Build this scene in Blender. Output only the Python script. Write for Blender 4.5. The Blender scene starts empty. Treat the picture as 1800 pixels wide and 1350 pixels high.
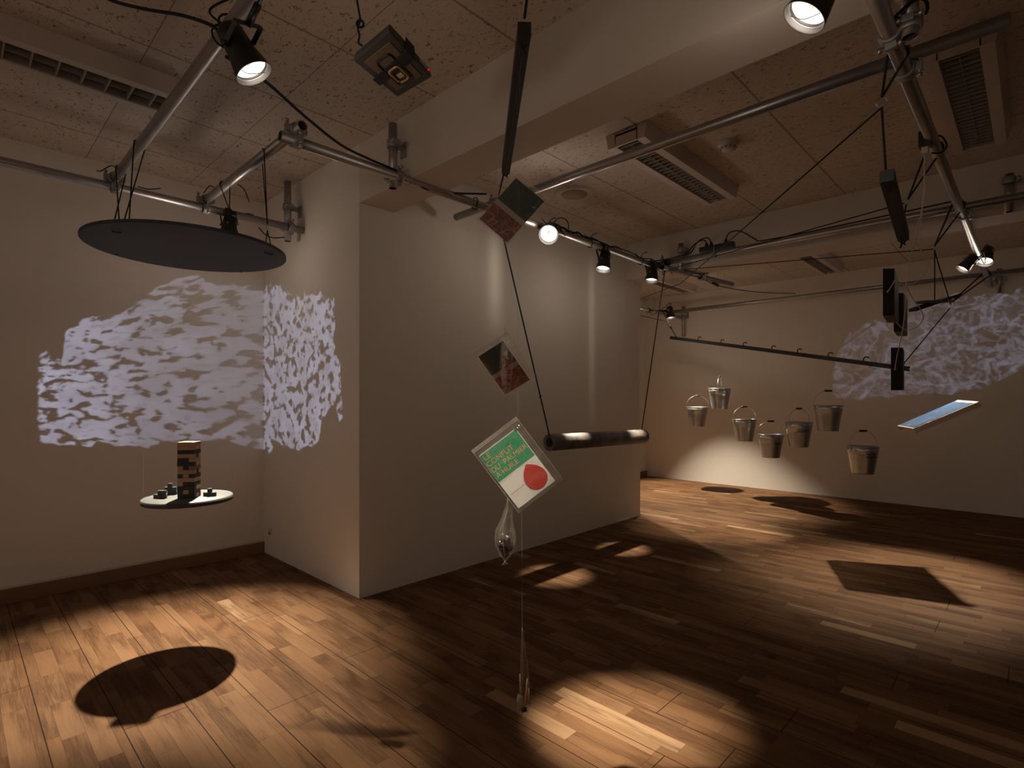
import bpy, bmesh, math, random
from mathutils import Vector, Matrix, noise
random.seed(7)
S = bpy.context.scene
COL = S.collection
R_ = math.radians
# ------------------------------------------------------------------ camera
H = 1.24                                   # eye height (m)
FP, CX, HY = 954.0, 900.0, 700.0           # focal length, centre and horizon in 1800x1350 pixels
FW = Vector((.7198, .6942, 0)); RT = Vector((.6942, -.7198, 0)); UP = Vector((0, 0, 1))
def at(u, v, d):
    """point seen at pixel (u,v) lying d metres in front of the camera"""
    return Vector((0, 0, H)) + FW * d + RT * ((u - CX) / FP * d) + UP * ((HY - v) / FP * d)
cam = bpy.data.cameras.new('camera')
cam.sensor_width = 36; cam.lens = 36 * FP / 1800; cam.shift_y = 25 / 1800; cam.clip_start = .05
co = bpy.data.objects.new('camera', cam); COL.objects.link(co)
co.location = (0, 0, H); co.rotation_euler = (R_(90), 0, math.atan2(FW.y, FW.x) - R_(90))
S.camera = co
# ------------------------------------------------------------------ world, exposure
S.view_settings.view_transform = 'Standard'; S.view_settings.look = 'None'
S.view_settings.exposure = 0.15; S.view_settings.gamma = 1; S.view_settings.use_curve_mapping = False
W = bpy.data.worlds.new('world'); S.world = W; W.use_nodes = True
W.node_tree.nodes['Background'].inputs[0].default_value = (1, .80, .64, 1)
W.node_tree.nodes['Background'].inputs[1].default_value = .30
CEIL = 2.812; BEAMZ = 2.449
WL, WB = 4.476, 7.73                       # left wall y, back wall x
PX0, PX1, PY0 = 1.76, 5.075, 3.01          # partition block
WARM = (1, .87, .69)
def spot(name, loc, aim, watts, half, blend=.6, size=.02, color=WARM):
    l = bpy.data.lights.new(name, 'SPOT'); l.energy = watts; l.spot_size = R_(2 * half); l.spot_blend = blend
    l.shadow_soft_size = size; l.color = color
    o = bpy.data.objects.new(name, l); COL.objects.link(o); o.location = loc
    o.rotation_euler = (Vector(aim) - Vector(loc)).to_track_quat('-Z', 'Y').to_euler()
    return o
# spotlight heads: mouth, aim, watts, cone half angle, blend
HEADS = dict(
 A=(at(447,130,1.72), (1.80,1.12,0), 800, 9, 1.0),
 B=(at(1413,32,1.45), (.93,1.80,0), 200, 9, 1.0),
 C=(at(964,413,3.72), at(890,640,2.2), 60, 12, .8),
 D=(at(1060,474,4.33), (2.96,2.42,0), 360, 7, .9),
 E=(at(1145,494,4.87), (3.86,2.44,0), 380, 6, .9),
 F=(at(401,415,3.50), (.74,2.95,0), 640, 27, 1.0),
 G=(at(1179,559,7.2), (6.55,3.15,0), 430, 37, .5),
 I=(at(1731,461,4.55), (4.55,.68,0), 520, 21.5, 1.0),
 J=(at(1691,474,4.5), (5.02,2.15,0), 420, 12, .9),
 K=(Vector((5.6,3.78,2.28)), (4.75,2.1,0), 170, 22, .8))
for k, (m, a, w, h, b) in HEADS.items():
    m = Vector(m); a = Vector(a); spot('spot_beam_' + k, m + (a - m).normalized() * .012, a, w, h, b)
# ------------------------------------------------------------------ node helpers
class NT:
    def __init__(s, nt): s.nt = nt
    def n(s, t, **kw):
        x = s.nt.nodes.new(t)
        for k, v in kw.items():
            if k.startswith('i_'): x.inputs[k[2:].replace('_', ' ')].default_value = v
            elif k.startswith('n_'): x.inputs[int(k[2:])].default_value = v
            else: setattr(x, k, v)
        return x
    def l(s, a, b): s.nt.links.new(a, b)
    def m(s, op, a, b=None, c=None, clamp=False):
        x = s.nt.nodes.new('ShaderNodeMath'); x.operation = op; x.use_clamp = clamp
        for i, v in enumerate((a, b, c)):
            if v is None: continue
            if isinstance(v, (int, float)): x.inputs[i].default_value = v
            else: s.l(v, x.inputs[i])
        return x.outputs[0]
    def ramp(s, fac, stops, interp='LINEAR'):
        x = s.nt.nodes.new('ShaderNodeValToRGB'); cr = x.color_ramp; cr.interpolation = interp
        while len(cr.elements) < len(stops): cr.elements.new(.5)
        for e, (p, c) in zip(cr.elements, stops):
            e.position = p; e.color = (c, c, c, 1) if isinstance(c, (int, float)) else (*c, 1)
        s.l(fac, x.inputs[0]); return x.outputs[0]
    def mix(s, fac, a, b, blend='MIX'):
        x = s.nt.nodes.new('ShaderNodeMix'); x.data_type = 'RGBA'; x.blend_type = blend
        for i, v in ((0, fac), (6, a), (7, b)):
            if isinstance(v, (int, float)): x.inputs[i].default_value = v
            elif isinstance(v, tuple): x.inputs[i].default_value = (*v, 1)
            else: s.l(v, x.inputs[i])
        return x.outputs[2]
    def xyz(s, x=0., y=0., z=0.):
        c = s.nt.nodes.new('ShaderNodeCombineXYZ')
        for i, v in enumerate((x, y, z)):
            if isinstance(v, (int, float)): c.inputs[i].default_value = v
            else: s.l(v, c.inputs[i])
        return c.outputs[0]
    def sep(s, v):
        c = s.nt.nodes.new('ShaderNodeSeparateXYZ'); s.l(v, c.inputs[0]); return c.outputs
    def noise(s, vec, scale, detail=2, rough=.5, dist=0.):
        x = s.n('ShaderNodeTexNoise', i_Scale=scale, i_Detail=detail, i_Roughness=rough, i_Distortion=dist)
        if vec is not None: s.l(vec, x.inputs['Vector'])
        return x.outputs
# ------------------------------------------------------------------ projector light (a real light throwing a procedural picture)
def projector_light(name, P, color, watts, lo, hi, top, bot, kind):
    """picture laid out over azimuth (lo..hi degrees) and rise; top / bot: outline as (azimuth, rise)"""
    l = bpy.data.lights.new(name, 'POINT'); l.energy = watts; l.shadow_soft_size = .004; l.color = color
    o = bpy.data.objects.new(name, l); COL.objects.link(o); o.location = P
    l.use_nodes = True; t = NT(l.node_tree)
    em = l.node_tree.nodes['Emission']
    g = t.n('ShaderNodeNewGeometry'); x, y, z = t.sep(g.outputs['Incoming'])
    # incoming points from the light to the lit spot (sign fixed for this use)
    az = t.m('DEGREES', t.m('ARCTAN2', y, x)) if False else t.m('MULTIPLY', t.m('ARCTAN2', y, x), 57.29578)
    hyp = t.m('SQRT', t.m('ADD', t.m('MULTIPLY', x, x), t.m('MULTIPLY', y, y)))
    rise = t.m('DIVIDE', z, hyp)
    vec = t.xyz(az, t.m('MULTIPLY', rise, 57.3), 0)
    a0 = t.m('DIVIDE', t.m('SUBTRACT', az, lo), hi - lo, clamp=True)
    def curve(pts):
        st = sorted(((p - lo) / (hi - lo), (v + .2) / .7) for p, v in pts)
        r = t.ramp(a0, st); return t.m('SUBTRACT', t.m('MULTIPLY', r, .7), .2)
    wob = t.m('MULTIPLY', t.m('SUBTRACT', t.noise(vec, .9, 3)[0], .5), .05)
    wob2 = t.m('MULTIPLY', t.m('SUBTRACT', t.noise(vec, .5, 3)[0], .5), .03)
    tp = t.m('ADD', curve(top), wob); bt = t.m('ADD', curve(bot), wob2)
    def step(v, w): return t.m('DIVIDE', v, w, clamp=True)
    azw = t.m('ADD', az, t.m('MULTIPLY', wob, 22))
    mask = t.m('MULTIPLY', step(t.m('SUBTRACT', tp, rise), .004), step(t.m('SUBTRACT', rise, bt), .004))
    mask = t.m('MULTIPLY', mask, t.m('MULTIPLY', step(t.m('SUBTRACT', azw, lo), .25), step(t.m('SUBTRACT', hi, azw), .25)))
    mask = t.m('MULTIPLY', mask, t.m('GREATER_THAN', x, 0))
    if kind == 'foam':
        n1 = t.noise(vec, .78, 2.6, .55, .15)[0]; n2 = t.noise(vec, .2, 2)[0]
        v = t.m('ADD', n1, t.m('MULTIPLY', t.m('SUBTRACT', n2, .5), .35))
        pat = t.ramp(v, [(.0, .0), (.425, .02), (.465, .75), (.58, 1.0), (.68, .7), (1, .6)])
        pat = t.m('MULTIPLY', pat, t.ramp(t.noise(vec, .25, 1)[0], [(.3, .72), (.7, 1.05)]))
    else:
        n0 = t.noise(vec, .26, 4, .6, .5)[0]
        rid = t.m('SUBTRACT', 1, t.m('MULTIPLY', t.m('ABSOLUTE', t.m('SUBTRACT', n0, .5)), 19), clamp=True)
        n3 = t.noise(vec, .6, 4, .6, .4)[0]
        rid2 = t.m('SUBTRACT', 1, t.m('MULTIPLY', t.m('ABSOLUTE', t.m('SUBTRACT', n3, .5)), 16), clamp=True)
        n4 = t.ramp(t.noise(vec, .13, 3)[0], [(.42, 0.), (.8, .4)])
        pat = t.m('ADD', t.m('ADD', t.m('MULTIPLY', rid, .75), t.m('MULTIPLY', rid2, .5)), n4)
        pat = t.m('ADD', pat, .03)
    # intensity falls with distance; keep the picture even by leaving the inverse-square law to the light
    out = t.m('MULTIPLY', mask, pat)
    t.l(out, em.inputs['Strength'])
    return o
def slit(name, loc, azc, wid, r0, r1, watts):      # light escaping a slot at the back of a housing
    l = bpy.data.lights.new(name, 'POINT'); l.energy = watts; l.shadow_soft_size = .01; l.color = (1, .86, .68); l.use_nodes = True
    o = bpy.data.objects.new(name, l); COL.objects.link(o); o.location = loc
    t = NT(l.node_tree); em = l.node_tree.nodes['Emission']; g = t.n('ShaderNodeNewGeometry'); x, y, z = t.sep(g.outputs['Incoming'])
    az = t.m('MULTIPLY', t.m('ARCTAN2', y, x), 57.29578); rise = t.m('DIVIDE', z, t.m('SQRT', t.m('ADD', t.m('MULTIPLY', x, x), t.m('MULTIPLY', y, y))))
    q = t.m('DIVIDE', t.m('SUBTRACT', az, azc), wid); a = t.m('EXPONENT', t.m('MULTIPLY', t.m('MULTIPLY', q, q), -1))
    u = t.m('DIVIDE', t.m('SUBTRACT', rise, r0), r1 - r0, clamp=True); e = t.m('MULTIPLY', t.m('MULTIPLY', u, t.m('SUBTRACT', 1, u)), 4)
    t.l(t.m('MULTIPLY', t.m('MULTIPLY', a, e), t.m('ADD', 1, t.m('MULTIPLY', rise, rise))), em.inputs['Strength'])
slit('slot_light_C', (2.95,2.62,2.44), 93, 12, .35, -1.9, 1.3)
slit('slot_light_E', (4.25,2.62,2.44), 97, 7.5, .5, -4., .8)
def fill_point(name, loc, watts):      # added fill light at a lamp mouth, lifts the room's ambient
    l = bpy.data.lights.new(name, 'POINT'); l.energy = watts; l.shadow_soft_size = .05; l.color = (1, .84, .70)
    o = bpy.data.objects.new(name, l); COL.objects.link(o); o.location = loc
for k, w in (('C', 2.0), ('D', 1.7), ('E', .8), ('G', 2.0), ('F', 1.8), ('A', 1.4), ('B', 1.9), ('I', 1.4), ('J', 1.1)):
    m = Vector(HEADS[k][0]); ax = (Vector(HEADS[k][1]) - m).normalized(); fill_point('fill_light_' + k, m + ax * .05, w)
TOP = [(38.75,.18),(38.2,.198),(36.9,.15),(36.6,.251),(34.6,.288),(32.5,.281),(31.1,.315),(29.6,.352),(27.8,.362),(25.4,.328),
       (23.2,.298),(22.3,.311),(20.3,.314),(17.2,.309),(15.8,.293),(13.2,.279),(9,.28),(5,.269),(2.3,.257),(2.1,.15),(.9,.109),(.5,.03)]
BOT = [(38.2,-.085),(34.6,-.101),(34.1,-.08),(32.7,-.096),(30.3,-.103),(29.3,-.079),(25.4,-.077),(23.2,-.1),(21.2,-.106),(19.4,-.074),
       (15,-.092),(11.5,-.089),(6.6,-.071),(5.6,-.012),(3.5,.008),(2,.015),(1.1,-.022),(.5,-.016)]
projector_light('projected_foam', (-1.2,3.2,1.14), (.60,.67,1.0), 175, .3, 38.9, TOP, BOT, 'foam')
TOP2 = [(34.5,.02),(33.8,.07),(32.9,.105),(31.1,.135),(28,.145),(26.6,.15),(26.3,.187),(20.4,.195),(14.7,.199),(10,.2)]
BOT2 = [(34.5,-.05),(33.5,-.055),(22.8,-.05),(18,-.03),(16.4,-.01),(14.7,.015),(10,.03)]
projector_light('projected_cloud', (3.6,-1.0,1.5), (.56,.62,1.0), 125, 10, 34.6, TOP2, BOT2, 'cloud')
# ------------------------------------------------------------------ materials
def mat(name, color=(.5,.5,.5), rough=.5, metal=0., emit=None, strength=0., spec=.5, alpha=None, fn=None):
    m = bpy.data.materials.new(name); m.use_nodes = True
    b = m.node_tree.nodes['Principled BSDF']
    b.inputs['Base Color'].default_value = (*color, 1); b.inputs['Roughness'].default_value = rough
    b.inputs['Metallic'].default_value = metal; b.inputs['Specular IOR Level'].default_value = spec
    if emit: b.inputs['Emission Color'].default_value = (*emit, 1); b.inputs['Emission Strength'].default_value = strength
    if fn: fn(NT(m.node_tree), b)
    else:   # a little procedural unevenness
        t = NT(m.node_tree); tc = t.n('ShaderNodeTexCoord')
        n = t.noise(tc.outputs['Object'], 14, 4)[0]
        c = t.mix(t.m('MULTIPLY', n, .35), tuple(color), tuple(x * .72 for x in color)); t.l(c, b.inputs['Base Color'])
    return m
def wallfn(base, mot):
    def fn(t, b):
        g = t.n('ShaderNodeNewGeometry'); p = g.outputs['Position']
        n = t.noise(p, 1.2, 4)[0]; c = t.mix(t.m('MULTIPLY', n, mot), base, tuple(x * .8 for x in base))
        t.l(c, b.inputs['Base Color'])
        bp = t.n('ShaderNodeBump', i_Strength=.12, i_Distance=.002); t.l(t.noise(p, 220, 3)[0], bp.inputs['Height']); t.l(bp.outputs[0], b.inputs['Normal'])
    return fn
M = {}
M['wall'] = mat('painted_wall', rough=.75, spec=.25, fn=wallfn((.71,.655,.585), .3))
M['beam'] = mat('painted_beam', rough=.75, spec=.2, fn=wallfn((.62,.55,.475), .2))
def floorfn(t, b):
    g = t.n('ShaderNodeNewGeometry'); x, y, z = t.sep(g.outputs['Position'])
    SW = .0705
    rowf = t.m('DIVIDE', x, SW); row = t.m('FLOOR', rowf); fx = t.m('FRACT', rowf)
    wn = t.n('ShaderNodeTexWhiteNoise', noise_dimensions='1D'); t.l(row, wn.inputs['W'])
    ln = t.m('ADD', .32, t.m('MULTIPLY', wn.outputs['Value'], .3))
    yy = t.m('DIVIDE', t.m('ADD', y, t.m('MULTIPLY', wn.outputs['Value'], 7.3)), ln)
    idx = t.m('FLOOR', yy); fy = t.m('FRACT', yy)
    w2 = t.n('ShaderNodeTexWhiteNoise', noise_dimensions='2D'); t.l(t.xyz(row, idx), w2.inputs['Vector'])
    rnd = w2.outputs['Value']; rc = t.sep(w2.outputs['Color'])
    base = t.ramp(rnd, [(0,(.158,.080,.038)),(.3,(.182,.096,.047)),(.6,(.200,.108,.054)),(.955,(.220,.121,.062)),(.98,(.29,.175,.095)),(1,(.42,.28,.16))])
    off = t.m('MULTIPLY', rnd, 40)
    gv = t.xyz(t.m('ADD', t.m('MULTIPLY', x, 16), off), t.m('MULTIPLY', y, .9), off)
    gr = t.noise(gv, 6, 6, .65, 1.4)[0]
    wv = t.n('ShaderNodeTexWave', wave_type='RINGS', i_Scale=1.6, i_Distortion=6, i_Detail=3, i_Detail_Scale=1.2)
    t.l(t.xyz(t.m('ADD', t.m('MULTIPLY', x, 5), off), t.m('MULTIPLY', y, .8), off), wv.inputs['Vector'])
    gm = t.m('ADD', t.m('MULTIPLY', gr, .7), t.m('MULTIPLY', wv.outputs['Fac'], .3))
    c = t.mix(t.ramp(gm, [(.3, .7), (.5, .22), (.72, 0.)]), base, (.05,.022,.010))
    kn = t.n('ShaderNodeTexVoronoi', i_Scale=2.1); t.l(t.xyz(x, t.m('MULTIPLY', y, .55), 0), kn.inputs['Vector'])
    c = t.mix(t.ramp(kn.outputs['Distance'], [(0, .9), (.025, .75), (.075, 0.)]), c, (.035,.016,.008))
    # seams: fine ones between strips, darker ones at every third strip (board edges) and board ends
    e1 = t.m('LESS_THAN', t.m('MINIMUM', fx, t.m('SUBTRACT', 1, fx)), .012)
    e2 = t.m('LESS_THAN', t.m('MINIMUM', t.m('MULTIPLY', fy, ln), t.m('MULTIPLY', t.m('SUBTRACT', 1, fy), ln)), .0009)
    bf = t.m('DIVIDE', t.m('SUBTRACT', x, .03), SW * 3); bfx = t.m('FRACT', bf); brow = t.m('FLOOR', bf)
    e3 = t.m('LESS_THAN', t.m('MINIMUM', bfx, t.m('SUBTRACT', 1, bfx)), .0085)
    w3 = t.n('ShaderNodeTexWhiteNoise', noise_dimensions='1D'); t.l(brow, w3.inputs['W'])
    be = t.m('FRACT', t.m('DIVIDE', t.m('ADD', y, t.m('MULTIPLY', w3.outputs['Value'], 2.2)), 2.2))
    e4 = t.m('LESS_THAN', t.m('MINIMUM', be, t.m('SUBTRACT', 1, be)), .0008)
    s1 = t.m('MULTIPLY', t.m('MAXIMUM', e1, e2), .45); s2 = t.m('MAXIMUM', e3, e4)
    seam = t.m('MAXIMUM', s1, t.m('MULTIPLY', s2, .92))
    c = t.mix(seam, c, (.012,.006,.004)); t.l(c, b.inputs['Base Color'])
    t.l(t.m('ADD', .62, t.m('MULTIPLY', gr, .2)), b.inputs['Roughness'])
    bp = t.n('ShaderNodeBump', i_Strength=.25, i_Distance=.001)
    t.l(t.m('SUBTRACT', t.m('MULTIPLY', gr, .4), seam), bp.inputs['Height']); t.l(bp.outputs[0], b.inputs['Normal'])
M['floor'] = mat('oak_strip_floor', rough=.5, spec=.08, fn=floorfn)
def ceilfn(t, b):
    g = t.n('ShaderNodeNewGeometry'); x, y, z = t.sep(g.outputs['Position'])
    def grid(v, o):
        f = t.m('FRACT', t.m('DIVIDE', t.m('SUBTRACT', v, o), .6)); return t.m('MULTIPLY', t.m('MINIMUM', f, t.m('SUBTRACT', 1, f)), .6)
    gx = grid(x, 1.22); gy = grid(y, 2.2526)
    ix = t.m('FLOOR', t.m('DIVIDE', t.m('SUBTRACT', x, 1.22), .6)); iy = t.m('FLOOR', t.m('DIVIDE', t.m('SUBTRACT', y, 2.2526), .6))
    w = t.n('ShaderNodeTexWhiteNoise', noise_dimensions='2D'); t.l(t.xyz(ix, iy), w.inputs['Vector'])
    r = w.outputs['Value']
    v = t.xyz(t.m('ADD', x, t.m('MULTIPLY', r, 3)), t.m('MULTIPLY', t.m('ADD', y, t.m('MULTIPLY', r, 5)), .55), 0)
    n = t.noise(v, 62, 2, .5, 1.2)[0]
    fis = t.ramp(n, [(.0, 1.), (.375, 1.), (.40, 0.)])
    n2 = t.noise(v, 30, 3)[0]; fis = t.m('MULTIPLY', fis, t.ramp(n2, [(.42, .25), (.6, 1.)]))
    base = t.mix(t.m('MULTIPLY', r, .5), (.60,.515,.435), (.545,.465,.395))
    c = t.mix(t.m('MULTIPLY', fis, .8), base, (.13,.09,.065))
    tb = t.m('LESS_THAN', t.m('ABSOLUTE', t.m('SUBTRACT', x, .645)), .030)
    c = t.mix(t.m('MULTIPLY', tb, .85), c, (.53,.46,.40))
    ed = t.m('MAXIMUM', t.m('LESS_THAN', gx, .0020), t.m('LESS_THAN', t.m('ABSOLUTE', t.m('SUBTRACT', gy, .003)), .0022))
    c = t.mix(t.m('MULTIPLY', ed, .7), c, (.10,.07,.05)); t.l(c, b.inputs['Base Color'])
    bp = t.n('ShaderNodeBump', i_Strength=.5, i_Distance=.002); t.l(t.m('SUBTRACT', 1, fis), bp.inputs['Height']); t.l(bp.outputs[0], b.inputs['Normal'])
M['ceil'] = mat('fissured_ceiling_tile', rough=.9, spec=.1, fn=ceilfn)
def pipefn(t, b):
    tc = t.n('ShaderNodeTexCoord'); n = t.noise(tc.outputs['Object'], 9, 5, .6)[0]; n2 = t.noise(tc.outputs['Object'], 60, 3)[0]
    t.l(t.mix(n, (.50,.47,.45), (.33,.31,.30)), b.inputs['Base Color'])
    t.l(t.m('ADD', .24, t.m('MULTIPLY', n2, .28)), b.inputs['Roughness'])
M['pipe'] = mat('scaffold_aluminium', rough=.35, metal=.85, fn=pipefn)
M['pipe_in'] = mat('pipe_bore', (.06,.05,.045), .8)
M['clamp'] = mat('clamp_cast_metal', (.36,.35,.34), .5, .7)
M['bolt'] = mat('bolt_zinc', (.5,.48,.44), .35, .9)
M['black'] = mat('black_enamel', (.014,.013,.013), .42)
M['blackmat'] = mat('black_matte', (.02,.018,.017), .75)
M['disc'] = mat('black_mdf', (.030,.030,.031), .62)
M['cord'] = mat('black_cord', (.010,.009,.009), .85)
M['steel'] = mat('ring_steel', (.55,.53,.5), .3, 1.)
M['white'] = mat('white_enamel', (.58,.50,.43), .5)
M['louvre'] = mat('louvre_metal', (.33,.28,.24), .5)
M['dark_in'] = mat('shadow_gap_metal', (.09,.075,.06), .7)
M['plat'] = mat('grey_white_board', (.10,.107,.102), .55)
M['platedge'] = mat('dark_board_edge', (.06,.058,.05), .6)
M['wood_l'] = mat('natural_wood', (.46,.26,.14), .6)
M['wood_p'] = mat('pale_wood', (.62,.42,.27), .6)
M['wood_r'] = mat('reddish_wood', (.24,.11,.075), .6)
M['wood_d'] = mat('black_or_shaded_wood', (.018,.015,.013), .6)  # black blocks, and the shade painted on the tower's bottom row
M['cube'] = mat('grey_cube_wood', (.035,.037,.035), .6)
M['bar'] = mat('stained_black_timber', (.022,.013,.012), .6)
M['barside'] = mat('grey_timber_side', (.10,.085,.075), .65)  # lighter grey for the box casings behind their dark fronts
M['wire'] = mat('white_flex', (.62,.54,.45), .5)
M['base'] = mat('wood_baseboard', (.22,.12,.06), .5)
M['stone'] = None
def stonefn(t, b):
    tc = t.n('ShaderNodeTexCoord'); n = t.noise(tc.outputs['Object'], 7, 6, .65)[0]
    t.l(t.ramp(n, [(.3,(.06,.05,.042)),(.5,(.12,.104,.088)),(.68,(.24,.21,.18))]), b.inputs['Base Color'])
M['stone'] = mat('dark_bark_tube', rough=.55, fn=stonefn)
def galvfn(t, b):
    tc = t.n('ShaderNodeTexCoord'); n = t.noise(tc.outputs['Object'], 18, 4, .6)[0]
    t.l(t.mix(n, (.62,.62,.60), (.40,.40,.39)), b.inputs['Base Color'])
M['galv'] = mat('galvanised_steel', rough=.33, metal=.9, fn=galvfn)
M['ink'] = mat('black_ink', (.02,.02,.02), .6)
def plastfn(op, gl):
    def fn(t, b):
        nt = t.nt; out = [n for n in nt.nodes if n.type == 'OUTPUT_MATERIAL'][0]
        tr = t.n('ShaderNodeBsdfTransparent'); gy = t.n('ShaderNodeBsdfGlossy', i_Roughness=.16); gy.inputs[0].default_value = (1,.96,.9,1)
        df = t.n('ShaderNodeBsdfDiffuse'); df.inputs[0].default_value = (.75,.68,.6,1)
        tc = t.n('ShaderNodeTexCoord'); bp = t.n('ShaderNodeBump', i_Strength=.8, i_Distance=.006)
        t.l(t.noise(tc.outputs['Object'], 22, 3, .5, 1.)[0], bp.inputs['Height']); t.l(bp.outputs[0], gy.inputs['Normal'])
        m1 = t.n('ShaderNodeMixShader'); m1.inputs[0].default_value = gl; t.l(tr.outputs[0], m1.inputs[1]); t.l(gy.outputs[0], m1.inputs[2])
        m2 = t.n('ShaderNodeMixShader'); m2.inputs[0].default_value = op; t.l(m1.outputs[0], m2.inputs[1]); t.l(df.outputs[0], m2.inputs[2])
        t.l(m2.outputs[0], out.inputs[0])
    return fn
M['plastic'] = mat('clear_plastic', fn=plastfn(.022, .10))
M['zip'] = mat('plastic_seal', fn=plastfn(.12, .22))
M['nylon'] = mat('nylon_line', fn=plastfn(.06, .02))
M['green'] = mat('cover_green', (.035,.30,.13), .35)
M['dgreen'] = mat('cover_dark_green', (.012,.035,.028), .35)
M['paper'] = mat('cover_paper', (.80,.76,.70), .4)
M['greyp'] = mat('cover_grey', (.33,.27,.22), .5)
M['red'] = mat('cover_red', (.55,.045,.035), .4)
def mapfn(t, b):
    tc = t.n('ShaderNodeTexCoord'); v = t.n('ShaderNodeTexVoronoi', feature='DISTANCE_TO_EDGE', i_Scale=26); t.l(tc.outputs['Object'], v.inputs['Vector'])
    t.l(t.ramp(v.outputs[0], [(0,(.30,.12,.09)),(.03,(.30,.12,.09)),(.06,(.17,.028,.024)),(1,(.21,.035,.03))]), b.inputs['Base Color'])
M['mapred'] = mat('red_map_print', rough=.5, fn=mapfn)
M['pink'] = mat('cover_pink', (.72,.36,.20), .5)
M['jelly'] = mat('red_jelly', (.32,.03,.02), .12)
M['date'] = mat('dark_dried_fruit', (.022,.011,.008), .35)
M['stick'] = mat('pale_stick', (.62,.34,.16), .55)
M['shell'] = mat('pale_shell', (.50,.40,.24), .45)
def skyfn(t, b):
    tc = t.n('ShaderNodeTexCoord'); n = t.noise(tc.outputs['Object'], 6, 5, .65, 1.)[0]; n2 = t.noise(tc.outputs['Object'], 22, 5, .7, .6)[0]
    c = t.ramp(n, [(.3,(.035,.075,.17)),(.6,(.085,.15,.27))]); c = t.mix(t.ramp(n2, [(.6, 0.), (.68, .7)]), c, (.4,.4,.4)); t.l(c, b.inputs['Base Color'])
M['blueprint'] = mat('blue_picture', rough=.25, fn=skyfn)
M['traymat'] = mat('tray_white', (.42,.38,.34), .5)
M['cream'] = mat('cream_card', (.72,.6,.45), .5)
def lensfn(t, b):
    tc = t.n('ShaderNodeTexCoord'); n = t.noise(tc.outputs['Object'], 38, 3, .5, 1.5)[0]
    r = t.ramp(n, [(.34, .05), (.46, 1.), (.54, .35), (.62, 1.1), (.75, .4)])
    t.l(t.mix(0., (1,.95,.85), (1,1,1)), b.inputs['Emission Color']); t.l(t.m('MULTIPLY', r, .6), b.inputs['Emission Strength'])
M['lens'] = mat('lit_reflector', (.8,.8,.78), .2, .6, emit=(1,.97,.9), strength=1, fn=lensfn)
M['lensdim'] = mat('reflector_ring', (.16,.16,.155), .3, .7)
M['bulb'] = mat('lamp_bulb', (.2,.18,.15), .3)
M['led'] = mat('red_led', (.8,.02,.02), .3, emit=(1,.02,.03), strength=.35)
M['vent'] = mat('vent_bronze', (.17,.115,.075), .55)
M['cream2'] = mat('speaker_grille', (.42,.33,.25), .7)
M['ventgold'] = mat('vent_gold', (.55,.38,.16), .4, .3)
M['grey'] = mat('dark_grey_plastic', (.055,.05,.047), .45)
M['greylab'] = mat('grey_label', (.32,.31,.3), .5)
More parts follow.
